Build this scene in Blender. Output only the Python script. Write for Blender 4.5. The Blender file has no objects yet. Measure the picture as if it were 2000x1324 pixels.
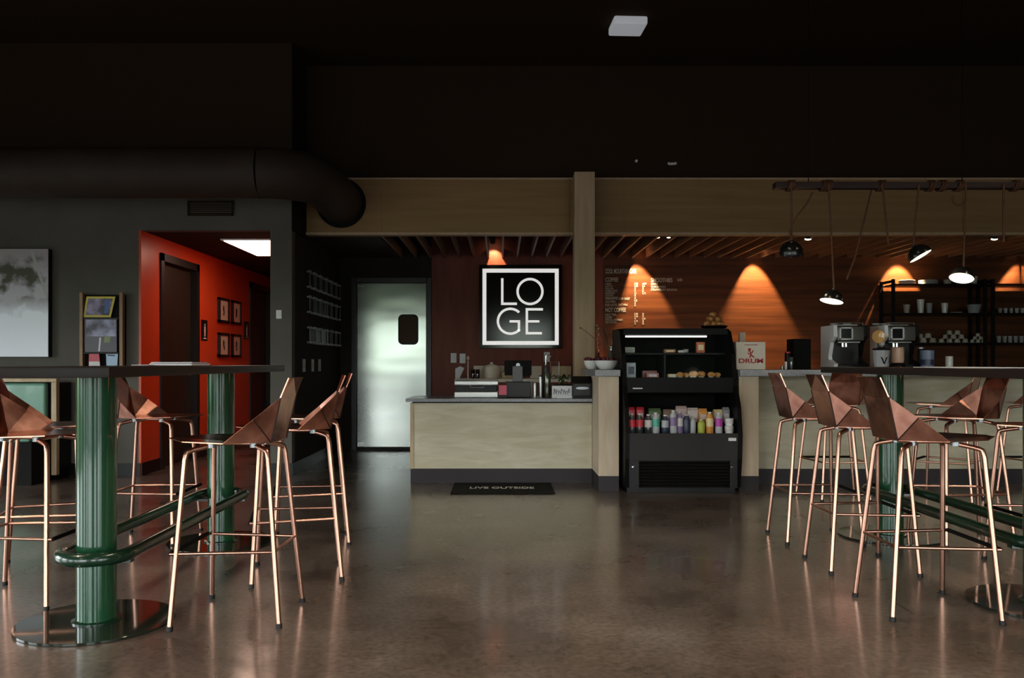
import bpy, bmesh, math, random
from mathutils import Vector, Matrix
random.seed(7)
PI = math.pi
C = bpy.context.scene.collection
CAMH, F, VX, VY = 1.12, 1660.0, 978.0, 709.0
def px(x, Y): return (x - VX) * Y / F          # photograph column -> metres across at depth Y
def pz(y, Y): return CAMH - (y - VY) * Y / F   # photograph row -> height at depth Y

# ------------------------------------------------------------------ materials
def mat(name, col=(.5, .5, .5), rough=.5, metal=0.0, emit=None, estr=0.0, coat=0.0, trans=0.0, alpha=1.0, spec=.5, ior=1.45, coatr=.05):
    m = bpy.data.materials.new(name); m.use_nodes = True
    b = m.node_tree.nodes['Principled BSDF']
    b.inputs['Base Color'].default_value = (*col, 1)
    b.inputs['Roughness'].default_value = rough
    b.inputs['Metallic'].default_value = metal
    b.inputs['Coat Weight'].default_value = coat
    b.inputs['Coat Roughness'].default_value = coatr
    b.inputs['Transmission Weight'].default_value = trans
    b.inputs['Alpha'].default_value = alpha
    b.inputs['Specular IOR Level'].default_value = spec
    b.inputs['IOR'].default_value = ior
    if emit:
        b.inputs['Emission Color'].default_value = (*emit, 1)
        b.inputs['Emission Strength'].default_value = estr
    return m
def nodes(m): return m.node_tree.nodes, m.node_tree.links, m.node_tree.nodes['Principled BSDF']
def noise_col(m, c1, c2, scale=5, stretch=(1, 1, 1), detail=5, lo=.35, hi=.65, bump=0.0, rough=None, coord='Object', distortion=0.0, c3=None):
    N, L, b = nodes(m)
    tc = N.new('ShaderNodeTexCoord'); mp = N.new('ShaderNodeMapping'); mp.inputs['Scale'].default_value = stretch
    L.new(tc.outputs[coord], mp.inputs['Vector'])
    n = N.new('ShaderNodeTexNoise'); n.inputs['Scale'].default_value = scale; n.inputs['Detail'].default_value = detail
    n.inputs['Distortion'].default_value = distortion
    L.new(mp.outputs['Vector'], n.inputs['Vector'])
    r = N.new('ShaderNodeValToRGB'); r.color_ramp.elements[0].position = lo; r.color_ramp.elements[1].position = hi
    r.color_ramp.elements[0].color = (*c1, 1); r.color_ramp.elements[1].color = (*c2, 1)
    if c3:
        e = r.color_ramp.elements.new((lo + hi) / 2); e.color = (*c3, 1)
    L.new(n.outputs['Fac'], r.inputs['Fac']); L.new(r.outputs['Color'], b.inputs['Base Color'])
    if bump:
        bp = N.new('ShaderNodeBump'); bp.inputs['Strength'].default_value = bump; bp.inputs['Distance'].default_value = .01
        L.new(n.outputs['Fac'], bp.inputs['Height']); L.new(bp.outputs['Normal'], b.inputs['Normal'])
    if rough:
        mr = N.new('ShaderNodeMapRange'); mr.inputs['To Min'].default_value = rough[0]; mr.inputs['To Max'].default_value = rough[1]
        L.new(n.outputs['Fac'], mr.inputs['Value']); L.new(mr.outputs['Result'], b.inputs['Roughness'])
    return m

M = {}
# polished concrete
m = mat('polished concrete', rough=.2, coat=.5, coatr=.13); M['floor'] = m
N, L, b = nodes(m)
tc = N.new('ShaderNodeTexCoord')
n1 = N.new('ShaderNodeTexNoise'); n1.inputs['Scale'].default_value = 1.6; n1.inputs['Detail'].default_value = 6; n1.inputs['Roughness'].default_value = .6; n1.inputs['Distortion'].default_value = .1
n2 = N.new('ShaderNodeTexNoise'); n2.inputs['Scale'].default_value = 38; n2.inputs['Detail'].default_value = 5
L.new(tc.outputs['Object'], n1.inputs['Vector']); L.new(tc.outputs['Object'], n2.inputs['Vector'])
r1 = N.new('ShaderNodeValToRGB'); r1.color_ramp.elements[0].position = .28; r1.color_ramp.elements[1].position = .72
r1.color_ramp.elements[0].color = (.075, .055, .043, 1); r1.color_ramp.elements[1].color = (.235, .195, .168, 1)
e = r1.color_ramp.elements.new(.5); e.color = (.145, .113, .093, 1)
L.new(n1.outputs['Fac'], r1.inputs['Fac'])
r2 = N.new('ShaderNodeValToRGB'); r2.color_ramp.elements[0].position = .3; r2.color_ramp.elements[1].position = .62
r2.color_ramp.elements[0].color = (.5, .48, .46, 1); r2.color_ramp.elements[1].color = (1, 1, 1, 1)
L.new(n2.outputs['Fac'], r2.inputs['Fac'])
mx = N.new('ShaderNodeMix'); mx.data_type = 'RGBA'; mx.blend_type = 'MULTIPLY'; mx.inputs['Factor'].default_value = 1
L.new(r1.outputs['Color'], mx.inputs['A']); L.new(r2.outputs['Color'], mx.inputs['B']); L.new(mx.outputs['Result'], b.inputs['Base Color'])
mr = N.new('ShaderNodeMapRange'); mr.inputs['To Min'].default_value = .24; mr.inputs['To Max'].default_value = .32
L.new(n1.outputs['Fac'], mr.inputs['Value']); L.new(mr.outputs['Result'], b.inputs['Roughness'])
bp = N.new('ShaderNodeBump'); bp.inputs['Strength'].default_value = .006; bp.inputs['Distance'].default_value = .004
bp.inputs['Strength'].default_value = .004; L.new(n2.outputs['Fac'], bp.inputs['Height'])

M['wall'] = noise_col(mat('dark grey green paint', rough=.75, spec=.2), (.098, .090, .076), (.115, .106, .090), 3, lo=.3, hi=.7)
M['black'] = mat('black painted steel', (.008, .007, .007), .35, spec=.2)
M['kwall'] = noise_col(mat('dark brown kitchen paint', rough=.7, spec=.2), (.020, .015, .011), (.026, .020, .015), 3)
M['blackmat'] = mat('matte black', (.008, .0075, .007), .8, spec=.15)
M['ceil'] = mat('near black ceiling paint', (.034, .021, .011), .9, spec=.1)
M['duct'] = noise_col(mat('dark brown duct paint', rough=.6, spec=.25), (.035, .024, .016), (.042, .029, .02), 4)
M['beam'] = noise_col(mat('pale ash plywood', rough=.55, spec=.3), (.26, .155, .06), (.33, .205, .085), 5, (.2, 1, 3), lo=.3, hi=.7, distortion=.3)
M['beamend'] = noise_col(mat('ash plywood edge', rough=.55, spec=.3), (.46, .32, .19), (.53, .385, .24), 6, (4, 4, .4), lo=.3, hi=.7)
M['panel'] = noise_col(mat('limed plywood panel', rough=.5, spec=.3), (.50, .44, .30), (.60, .55, .42), 5, (.6, 1, 3), detail=7, lo=.33, hi=.66, distortion=.8)
M['pier'] = noise_col(mat('beige oak veneer', rough=.5, spec=.3), (.52, .41, .29), (.62, .51, .38), 5, (4, 4, .7), lo=.3, hi=.7, distortion=.3)
M['kick'] = mat('dark slate tile', (.03, .024, .026), .5, spec=.3)
M['worktop'] = noise_col(mat('grey quartz', rough=.25), (.20, .20, .21), (.27, .27, .29), 60)
# plank wall
m = mat('red brown stained planks', rough=.45, spec=.25); M['planks'] = m
N, L, b = nodes(m)
tc = N.new('ShaderNodeTexCoord'); mp = N.new('ShaderNodeMapping'); mp.inputs['Scale'].default_value = (.35, 1, 6)
L.new(tc.outputs['Object'], mp.inputs['Vector'])
n1 = N.new('ShaderNodeTexNoise'); n1.inputs['Scale'].default_value = 2.2; n1.inputs['Detail'].default_value = 8; L.new(mp.outputs['Vector'], n1.inputs['Vector'])
r1 = N.new('ShaderNodeValToRGB'); r1.color_ramp.elements[0].position = .3; r1.color_ramp.elements[1].position = .7
r1.color_ramp.elements[0].color = (.055, .016, .006, 1); r1.color_ramp.elements[1].color = (.135, .046, .016, 1)
L.new(n1.outputs['Fac'], r1.inputs['Fac'])
sp = N.new('ShaderNodeSeparateXYZ'); L.new(tc.outputs['Object'], sp.inputs['Vector'])
md = N.new('ShaderNodeMath'); md.operation = 'PINGPONG'; md.inputs[1].default_value = .07; L.new(sp.outputs['Z'], md.inputs[0])
gt = N.new('ShaderNodeMath'); gt.operation = 'GREATER_THAN'; gt.inputs[1].default_value = .002; L.new(md.outputs[0], gt.inputs[0])
mx = N.new('ShaderNodeMix'); mx.data_type = 'RGBA'; L.new(gt.outputs[0], mx.inputs['Factor']); mx.inputs['A'].default_value = (.05, .012, .006, 1)
L.new(r1.outputs['Color'], mx.inputs['B']); L.new(mx.outputs['Result'], b.inputs['Base Color'])
M['maroon'] = noise_col(mat('maroon wall panel', rough=.5, spec=.25), (.16, .038, .024), (.21, .055, .034), 3, (3, 1, .5))
M['red'] = noise_col(mat('red orange hall paint', rough=.33, spec=.5), (.50, .045, .012), (.60, .075, .02), 1.6, lo=.3, hi=.7)
M['halldoor'] = noise_col(mat('dark stained door', rough=.4), (.016, .01, .006), (.022, .014, .008), 3, (6, 6, .6))
M['frame'] = mat('black door frame', (.012, .009, .008), .4)
# copper
def copper(name, c1, c2, rough):
    m = mat(name, rough=.3, metal=1); noise_col(m, c1, c2, 7, detail=6, lo=.3, hi=.7, rough=rough, distortion=1.0); return m
M['copper'] = copper('oxidised copper sheet', (.30, .11, .072), (.70, .32, .23), (.10, .30))
M['copperwing'] = copper('lightened copper sheet', (.36, .145, .10), (.82, .41, .31), (.28, .46))  # same sheet as the seat, base lightened for the light on the wings
M['copperleg'] = mat('polished copper tube', (.60, .33, .24), .28, metal=1)
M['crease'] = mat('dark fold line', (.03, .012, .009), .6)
M['green'] = mat('green enamel', (.012, .065, .028), .16, coat=.35, coatr=.05)
M['greendk'] = mat('dark green enamel', (.006, .028, .014), .25, coat=.4, coatr=.05)
M['bronze'] = mat('dark mirror bronze plate', (.03, .036, .026), .07, metal=.5, coat=.3)
M['tabletop'] = mat('black stained tabletop', (.022, .016, .014), .35, spec=.12)
M['chrome'] = mat('chrome', (.78, .78, .78), .12, metal=1)
M['zinc'] = mat('grey mount', (.3, .32, .34), .35, metal=.7)
# brushed steel with soft waves
m = mat('brushed stainless steel', (.27, .29, .275), .17, metal=1); M['steel'] = m
N, L, b = nodes(m)
tc = N.new('ShaderNodeTexCoord'); mp = N.new('ShaderNodeMapping'); mp.inputs['Scale'].default_value = (.5, 1, 1.3); L.new(tc.outputs['Object'], mp.inputs['Vector'])
n1 = N.new('ShaderNodeTexNoise'); n1.inputs['Scale'].default_value = 2.2; n1.inputs['Detail'].default_value = 1; L.new(mp.outputs['Vector'], n1.inputs['Vector'])
bp = N.new('ShaderNodeBump'); bp.inputs['Strength'].default_value = .12; bp.inputs['Distance'].default_value = .04
L.new(n1.outputs['Fac'], bp.inputs['Height']); L.new(bp.outputs['Normal'], b.inputs['Normal'])
M['steelplain'] = mat('stainless', (.38, .38, .365), .35, metal=1)
M['white'] = mat('white plastic', (.75, .75, .74), .4)
M['cream'] = mat('cream enamel', (.70, .60, .47), .4)
M['porcelain'] = mat('white porcelain', (.78, .77, .74), .2, coat=.3)
M['paper'] = mat('white paper', (.72, .71, .72), .7)
M['card'] = mat('kraft card', (.62, .53, .42), .7)
M['glass'] = mat('clear glass', (.95, .97, .96), .02, trans=1.0, ior=1.45)
def thin_glass(name, tint, a):
    m = mat(name, tint, .04, alpha=a, spec=.4); return m
M['pane'] = thin_glass('clear pane', (.02, .03, .025), .12)
M['acrylic'] = thin_glass('clear acrylic', (.05, .055, .06), .10)
M['strap'] = noise_col(mat('tan leather strap', rough=.6), (.085, .032, .013), (.12, .05, .022), 20)
M['lampblack'] = mat('black enamel shade', (.008, .008, .008), .25, coat=.4)
M['lampon'] = mat('lit diffuser', (1, .95, .85), .5, emit=(1, .84, .62), estr=2.4)
M['spoton'] = mat('lit spot lens', (1, .95, .85), .5, emit=(1, .72, .42), estr=25)
M['trofferon'] = mat('lit hall ceiling light', (1, .95, .9), .5, emit=(1, .66, .5), estr=8)
M['ledon'] = mat('lit case strip', (1, 1, 1), .5, emit=(.95, .93, .78), estr=2.2)
M['leather'] = mat('green leather', (.15, .32, .24), .35, coat=.2)
M['lightwood'] = noise_col(mat('light oak', rough=.45), (.42, .30, .17), (.52, .39, .24), 6, (4, 4, .8))
M['rubber'] = mat('black rubber', (.01, .01, .01), .6)
M['amber'] = mat('amber tinted window', (.075, .036, .018), .5, spec=.15)
M['redink'] = mat('red ink', (.42, .03, .035), .6)
M['blackink'] = mat('black ink', (.02, .02, .022), .6)
M['lettering'] = mat('white lettering', (.6, .56, .5), .5)
M['signwhite'] = mat('white sign paint', (.85, .84, .83), .35, emit=(1, .97, .94), estr=.62)
M['signblack'] = mat('gloss black sign face', (.008, .007, .006), .12, spec=.35)
M['pastry'] = noise_col(mat('golden baked crust', rough=.5), (.55, .24, .06), (.80, .45, .14), 20)
M['screen'] = mat('dark screen glass', (.01, .01, .012), .08)
M['berry'] = noise_col(mat('dark red berries', rough=.3), (.05, .008, .012), (.16, .02, .03), 40)
M['leafdark'] = mat('dark green leaves', (.035, .06, .02), .5)
M['twig'] = mat('pale dried twig', (.5, .36, .24), .7)
M['pinkcard'] = mat('pink card', (.62, .12, .17), .6)
def cm(name, c, r=.35, **k):
    if name not in M: M[name] = mat(name, c, r, **k)
    return M[name]

# ------------------------------------------------------------------ mesh helpers
class MB:
    def __init__(s): s.v = []; s.f = []; s.mi = []
    def add(s, vs, fs, mi=0, T=None):
        o = len(s.v)
        s.v += [tuple(T @ Vector(v)) if T else tuple(v) for v in vs]
        s.f += [tuple(i + o for i in f) for f in fs]; s.mi += [mi] * len(fs); return s
    def box(s, x0, x1, y0, y1, z0, z1, mi=0, T=None):
        v = [(x0, y0, z0), (x1, y0, z0), (x1, y1, z0), (x0, y1, z0), (x0, y0, z1), (x1, y0, z1), (x1, y1, z1), (x0, y1, z1)]
        return s.add(v, [(0, 3, 2, 1), (4, 5, 6, 7), (0, 1, 5, 4), (1, 2, 6, 5), (2, 3, 7, 6), (3, 0, 4, 7)], mi, T)
    def rbox(s, x0, x1, y0, y1, z0, z1, r=.004, mi=0, T=None, seg=2):   # softly bevelled box
        bm = bmesh.new(); bmesh.ops.create_cube(bm, size=1)
        for v in bm.verts: v.co = Vector(((x0 + x1) / 2 + v.co.x * (x1 - x0), (y0 + y1) / 2 + v.co.y * (y1 - y0), (z0 + z1) / 2 + v.co.z * (z1 - z0)))
        r = min(r, abs(x1 - x0) * .49, abs(y1 - y0) * .49, abs(z1 - z0) * .49)
        bmesh.ops.bevel(bm, geom=list(bm.edges), offset=r, segments=seg, profile=.6, affect='EDGES')
        bm.verts.index_update()
        s.add([v.co for v in bm.verts], [[v.index for v in f.verts] for f in bm.faces], mi, T); bm.free(); return s
    def lathe(s, prof, n=24, mi=0, T=None, cap=True):                   # prof: list of (r, z)
        o = []; fs = []
        for r, z in prof:
            for k in range(n): o.append((r * math.cos(2 * PI * k / n), r * math.sin(2 * PI * k / n), z))
        for i in range(len(prof) - 1):
            for k in range(n):
                a, b_ = i * n + k, i * n + (k + 1) % n
                fs.append((a, b_, b_ + n, a + n))
        if cap:
            if prof[0][0] > 1e-5: fs.append(tuple(reversed(range(n))))
            if prof[-1][0] > 1e-5: fs.append(tuple(range((len(prof) - 1) * n, len(prof) * n)))
        return s.add(o, fs, mi, T)
    def cyl(s, c, r, z0, z1, n=24, mi=0, bev=0):
        T = Matrix.Translation((c[0], c[1], 0))
        p = [(r, z0), (r, z1)] if not bev else [(r - bev, z0), (r, z0 + bev), (r, z1 - bev), (r - bev, z1)]
        return s.lathe(p, n, mi, T)
    def tube(s, pts, r, n=10, mi=0, closed=False):
        pts = [Vector(p) for p in pts]; k = len(pts); rings = []
        up = None
        for i, p in enumerate(pts):
            if closed: d = (pts[(i + 1) % k] - pts[i - 1])
            else: d = (pts[min(i + 1, k - 1)] - pts[max(i - 1, 0)])
            d.normalize()
            if up is None:
                up = Vector((0, 0, 1)) if abs(d.z) < .9 else Vector((1, 0, 0))
            a = d.cross(up).normalized(); up = a.cross(d).normalized()
            rr = r[i] if isinstance(r, (list, tuple)) else r
            rings.append([p + (a * math.cos(2 * PI * j / n) + up * math.sin(2 * PI * j / n)) * rr for j in range(n)])
        vs = [v for ring in rings for v in ring]; fs = []
        for i in range(k if closed else k - 1):
            i2 = (i + 1) % k
            for j in range(n): fs.append((i * n + j, i * n + (j + 1) % n, i2 * n + (j + 1) % n, i2 * n + j))
        if not closed: fs += [tuple(reversed(range(n))), tuple(range((k - 1) * n, k * n))]
        return s.add(vs, fs, mi)
    def prism(s, poly, x0, x1, axis='x', mi=0):                          # extrude a polygon along an axis
        k = len(poly)
        if axis == 'x': vs = [(x0, a, b_) for a, b_ in poly] + [(x1, a, b_) for a, b_ in poly]
        elif axis == 'y': vs = [(a, x0, b_) for a, b_ in poly] + [(a, x1, b_) for a, b_ in poly]
        else: vs = [(a, b_, x0) for a, b_ in poly] + [(a, b_, x1) for a, b_ in poly]
        fs = [tuple(range(k)), tuple(reversed(range(k, 2 * k)))] + [(i, i + k, (i + 1) % k + k, (i + 1) % k) for i in range(k)]
        return s.add(vs, fs, mi)
    def ball(s, c, r, sx=1, sy=1, sz=1, n=12, mi=0):
        pr = [(math.sin(PI * i / n) * r, -math.cos(PI * i / n) * r) for i in range(n + 1)]
        T = Matrix.Translation(c) @ Matrix.Diagonal((sx, sy, sz, 1))
        return s.lathe([(max(a, 0), z) for a, z in pr], n * 2, mi, T, cap=False)
    def build(s, name, mats, parent=None, smooth=None, org=None, kind=None):
        me = bpy.data.meshes.new(name)
        o_ = Vector(org) if org else Vector((0, 0, 0))
        me.from_pydata([tuple(Vector(v) - o_) for v in s.v], [], s.f)
        if not isinstance(mats, (list, tuple)): mats = [mats]
        for mm in mats: me.materials.append(mm)
        for i, p in enumerate(me.polygons): p.material_index = s.mi[i]
        bm = bmesh.new(); bm.from_mesh(me); bmesh.ops.remove_doubles(bm, verts=bm.verts, dist=1e-5)
        bmesh.ops.recalc_face_normals(bm, faces=bm.faces)
        if smooth is not None:
            ang = math.radians(smooth)
            for f_ in bm.faces: f_.smooth = True
            for e_ in bm.edges:
                e_.smooth = len(e_.link_faces) == 2 and e_.calc_face_angle(4) < ang
        bm.to_mesh(me); bm.free()
        o = bpy.data.objects.new(name, me); C.objects.link(o); o.location = o_
        if parent: o.parent = parent
        if kind: o['kind'] = kind
        return o
def thing(name, label, cat, loc=(0, 0, 0), rz=0, group=None):
    o = bpy.data.objects.new(name, None); C.objects.link(o); o.empty_display_size = .1
    o.location = loc; o.rotation_euler = (0, 0, rz); o['label'] = label; o['category'] = cat
    if group: o['group'] = group
    return o
def tag(o, label, cat, group=None):
    o['label'] = label; o['category'] = cat
    if group: o['group'] = group
    return o
def struct(mb, name, m, smooth=None, parent=None):
    o = mb.build(name, m, parent, smooth)
    if not parent: o['kind'] = 'structure'
    return o
def copy_tree(root, loc=None, rz=None, label=None, group=None):
    def cp(o, par):
        c = o.copy(); C.objects.link(c); c.parent = par
        for ch in list(o.children): cp(ch, c)
        return c
    r = cp(root, None)
    if loc is not None: r.location = loc
    if rz is not None: r.rotation_euler = (0, 0, rz)
    if label: r['label'] = label
    if group: r['group'] = group
    return r
def text_mesh(name, s, size, m, loc, parent=None, rot=(PI / 2, 0, 0), ext=.002, align='LEFT', bold=0.0):
    cu = bpy.data.curves.new(name, 'FONT'); cu.body = s; cu.size = size; cu.extrude = ext; cu.align_x = align; cu.offset = bold
    o = bpy.data.objects.new(name, cu); C.objects.link(o)
    dg = bpy.context.evaluated_depsgraph_get(); dg.update()
    me = bpy.data.meshes.new_from_object(o.evaluated_get(dg)); me.materials.clear(); me.materials.append(m)
    C.objects.unlink(o); bpy.data.objects.remove(o)
    q = bpy.data.objects.new(name, me); C.objects.link(q); q.location = loc; q.rotation_euler = rot
    if parent: q.parent = parent
    return q

# ------------------------------------------------------------------ the setting
YB, YW, ZC = 11.0, 8.45, 4.3
XL, XR, YF = -7.6, 8.6, -4.0
HX0, HX1 = -3.578, -2.291
WX = -2.077
struct(MB().box(XL - .2, XR + .2, YF - .2, 14.2, -.1, 0), 'floor', M['floor'])
struct(MB().box(XL - .2, XR + .2, YF - .2, YB + .2, ZC, ZC + .1), 'ceiling', M['ceil'])
w = MB()
w.box(XL, HX0, YW, YW + .12, 0, 3.08); w.box(HX0, HX1, YW, YW + .12, 2.44, 3.08); w.box(HX1, WX, YW, YW + .12, 0, 3.08)
struct(w, 'wall_left', M['wall'])
struct(MB().box(XL, WX, YW, YW + .12, 3.08, ZC), 'wall_left_upper', M['ceil'])  # same wall, its shade above the duct put into a near-black colour
struct(MB().box(HX1 + .01, WX, YW + .12, YB, 0, ZC), 'wall_kitchen', M['kwall'])
struct(MB().box(HX1, HX1 + .01, YW + .12, 14, 0, 2.5), 'wall_hall_right', M['red'])
D1, D2 = (8.95, 10.02), (12.13, 13.2)
w = MB()
DT = 2.25
for a, b_ in ((YW + .12, D1[0]), (D1[1], D2[0]), (D2[1], 14)): w.box(HX0 - .12, HX0, a, b_, 0, 2.5)
for a, b_ in (D1, D2): w.box(HX0 - .12, HX0, a, b_, DT, 2.5)
w.box(HX0 - .02, HX0 + .004, YW - .002, YW + .12, 0, 2.44)
struct(w, 'wall_hall_left', M['red'])
struct(MB().box(HX0 - .2, HX1 + .2, 14, 14.1, 0, 2.6), 'wall_hall_end', M['red'])
struct(MB().box(HX0 - .12, HX1 + .01, YW + .12, 14, 2.44, 2.5), 'ceiling_hall', M['ceil'])
for i, (a, b_) in enumerate((D1, D2)):
    fr = MB()
    fr.box(HX0 - .1, HX0 + .02, a - .03, a + .05, 0, DT + .03); fr.box(HX0 - .1, HX0 + .02, b_ - .05, b_ + .03, 0, DT + .03)
    fr.box(HX0 - .1, HX0 + .02, a - .03, b_ + .03, DT - .05, DT + .03)
    dr = thing('door_%d' % (i + 1), 'x', 'door'); del dr['label']; del dr['category']; dr['kind'] = 'structure'
    fr.build('door_frame', M['frame'], dr)
    MB().rbox(HX0 - .10, HX0 - .06, a + .05, b_ - .05, .01, DT - .05, .003).build('door_leaf', M['halldoor'], dr)
    h = MB().cyl((HX0 - .04, b_ - .13), .012, .98, .99); h.tube([(HX0 - .06, b_ - .12, 1.0), (HX0 - .0, b_ - .12, 1.0), (HX0 - .0, b_ - .24, 1.0)], .009)
    h.build('door_handle', M['zinc'], dr)
# back wall with the kitchen door
DX0, DX1, DZ = -1.875, -.948, 2.17
SX = px(843, YB)
w = MB(); w.box(WX, DX0, YB, YB + .12, 0, ZC); w.box(DX0, DX1, YB, YB + .12, DZ, ZC); w.box(DX1, SX, YB, YB + .12, 0, ZC)
struct(w, 'wall_back_left', M['kwall'])
struct(MB().box(SX, px(1178, YB), YB, YB + .12, 0, ZC), 'wall_back_centre', M['maroon'])
struct(MB().box(px(1178, YB), XR, YB, YB + .12, 0, ZC), 'wall_back_right', M['planks'])
struct(MB().box(XR, XR + .12, YF, YB, 0, ZC), 'wall_right', M['wall'])
# kitchen door
d = thing('door_3', 'x', 'door'); del d['label']; del d['category']; d['kind'] = 'structure'
w = MB(); w.box(DX0 - .05, DX0 + .012, YB - .04, YB + .1, 0, DZ + .05); w.box(DX1 - .012, DX1 + .05, YB - .04, YB + .1, 0, DZ + .05); w.box(DX0, DX1, YB - .04, YB + .1, DZ - .012, DZ + .05)
w.build('door_frame', M['frame'], d)
MB().rbox(DX0 + .016, DX1 - .016, YB + .0, YB + .045, .032, DZ - .016, .004).build('door_leaf', M['steel'], d)
def rrect(x0, x1, z0, z1, r, n=6):
    p = []
    for cx, cz, a0 in ((x1 - r, z1 - r, 0), (x0 + r, z1 - r, 90), (x0 + r, z0 + r, 180), (x1 - r, z0 + r, 270)):
        for k in range(n + 1):
            a = math.radians(a0 + 90 * k / n); p.append((cx + r * math.cos(a), cz + r * math.sin(a)))
    return p
wx0, wx1, wz0, wz1 = px(778, YB), px(817, YB), pz(673, YB), pz(614, YB)
MB().prism(rrect(wx0, wx1, wz0, wz1, .06), YB - .018, YB + .001, 'y').build('window_gasket', M['rubber'], d)
MB().prism(rrect(wx0 + .028, wx1 - .028, wz0 + .028, wz1 - .028, .04), YB - .024, YB - .016, 'y').build('window_pane', M['amber'], d)
MB().rbox(DX0 + .02, DX0 + .10, YB - .02, YB + .01, pz(872, YB), pz(862, YB), .004).build('hinge', M['chrome'], d)
MB().rbox(DX0 + .02, DX0 + .09, YB - .02, YB + .01, DZ - .06, DZ - .03, .004).build('hinge', M['chrome'], d)
MB().box(DX0 + .012, DX1 - .012, YB - .02, YB + .08, 0, .03).build('threshold', M['kick'], d)
struct(MB().box(HX0 - .16, HX0 - .125, YW + .12, 14, 0, 2.5), 'leak_block_left', M['blackmat'])  # unseen panel added behind the hall doors to stop daylight leaking in
struct(MB().box(DX0 - .3, DX1 + .3, YB + .125, YB + .16, 0, 2.6), 'leak_block_back', M['blackmat'])  # unseen panel added behind the kitchen door against the same light leak
# baseboards
struct(MB().box(XL, HX0, YW - .015, YW, 0, .125), 'baseboard_left', M['black'])
struct(MB().box(HX1, WX + .015, YW - .015, YW, 0, .125), 'baseboard_corner', M['black'])
struct(MB().box(WX, WX + .015, YW, YB, 0, .125), 'baseboard_kitchen', M['black'])
w = MB()
for a, b_ in ((YW + .0, D1[0] - .03), (D1[1] + .03, D2[0] - .03), (D2[1] + .03, 14)): w.box(HX0, HX0 + .012, a, b_, 0, .125)
struct(w, 'baseboard_hall', M['black'])
# black trim on the wall end beside the soffit
struct(MB().box(WX, WX + .012, YW - .01, 9.02, 2.44, 3.1), 'trim_1', M['blackmat'])
# beam, column, soffit, slats, black wall above the beam
w = MB()
BS = [-2.06, px(741, 9), px(1113, 9), px(1222, 9), px(1880, 9), XR]
for a, b_ in zip(BS, BS[1:]): w.box(a + .004, b_ - .004, 9.0, 9.1, 2.50, 3.06)
w.box(-2.06, XR, 9.01, 9.09, 2.48, 3.05)
struct(w, 'wall_beam', M['beam'])
struct(MB().box(-2.06, XR, 8.985, 9.1, 2.476, 2.502).box(-2.06, XR, 8.985, 9.1, 3.06, 3.08), 'trim_2', M['beamend'])
w = MB()
for xx in BS[1:2] + BS[3:4]: w.box(xx - .02, xx + .02, 8.992, 9.0, 2.503, 3.059)
struct(w, 'trim_3', M['beam'])
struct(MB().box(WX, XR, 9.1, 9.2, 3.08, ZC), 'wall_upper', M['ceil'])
struct(MB().rbox(px(1122, 8.7), px(1162, 8.7), 8.7, 8.9, 0, pz(335, 8.7), .006).box(px(1129, 8.7), px(1155, 8.7), 8.695, 8.7, 0.8, pz(337, 8.7)), 'pillar', M['beamend'])
struct(MB().box(WX, px(737, 9) , 9.1, YB, 2.48, 2.52), 'ceiling_soffit', M['duct'])
struct(MB().box(WX, XR, 9.1, YB, 3.0, 3.06), 'ceiling_kitchen', M['ceil'])
sl = thing('ceiling_slats', 'x', 'ceiling'); del sl['label']; del sl['category']; sl['kind'] = 'structure'
x = px(737, 9) + .03
while x < XR - .05:
    MB().box(x - .011, x + .011, 9.1, YB - .004, 2.48, 2.60).build('slat', M['strapwood'] if 'strapwood' in M else M.setdefault('strapwood', mat('walnut slats', (.17, .09, .055), .5)), sl)
    x += .186
# front and left walls with daylight windows (behind the photographer)
def window_wall(name, axis, at, a0, a1, wins, z0, z1, th=.12):
    w = MB()
    def bx(p0, p1, q0, q1):
        if axis == 'y': w.box(p0, p1, at - th, at, q0, q1)
        else: w.box(at - th, at, p0, p1, q0, q1)
    bx(a0, a1, 0, z0); bx(a0, a1, z1, ZC); cur = a0
    for p0, p1 in wins: bx(cur, p0, z0, z1); cur = p1
    bx(cur, a1, z0, z1)
    struct(w, name, M['wall'])
WZ0, WZ1 = .06, 2.32
frontw = [(-6.9, -5.4), (-4.8, -1.9), (-.1, 1.5), (2.9, 5.2), (6.1, 7.7)]
leftw = [(-3.2, -1.2), (.2, 2.2), (3.2, 5.6)]
window_wall('wall_front', 'y', YF, XL - .2, XR + .2, frontw, WZ0, WZ1)
window_wall('wall_side', 'x', XL, YF, YW, leftw, WZ0, WZ1)
k = 0
for (p0, p1), ax in [(w_, 'y') for w_ in frontw] + [(w_, 'x') for w_ in leftw]:
    k += 1
    fr = MB(); t = .04
    def bx(a, b_, c, d_):
        if ax == 'y': fr.box(a, b_, YF - .09, YF - .03, c, d_)
        else: fr.box(XL - .09, XL - .03, a, b_, c, d_)
    bx(p0, p0 + t, WZ0, WZ1); bx(p1 - t, p1, WZ0, WZ1); bx(p0, p1, WZ0, WZ0 + t); bx(p0, p1, WZ1 - t, WZ1); bx((p0 + p1) / 2 - .02, (p0 + p1) / 2 + .02, WZ0, WZ1)
    o = struct(fr, 'window_%d' % k, M['black'])
    # daylight portal sitting in the opening
    li = bpy.data.lights.new('daylight_portal', 'AREA'); li.shape = 'RECTANGLE'; li.size = p1 - p0; li.size_y = WZ1 - WZ0
    li.cycles.is_portal = True
    lo = bpy.data.objects.new('daylight_portal', li); C.objects.link(lo)
    if ax == 'y': lo.location = ((p0 + p1) / 2, YF - .13, (WZ0 + WZ1) / 2); lo.rotation_euler = (PI / 2, 0, PI)
    else: lo.location = (XL - .13, (p0 + p1) / 2, (WZ0 + WZ1) / 2); lo.rotation_euler = (PI / 2, 0, PI / 2 + PI)
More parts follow.
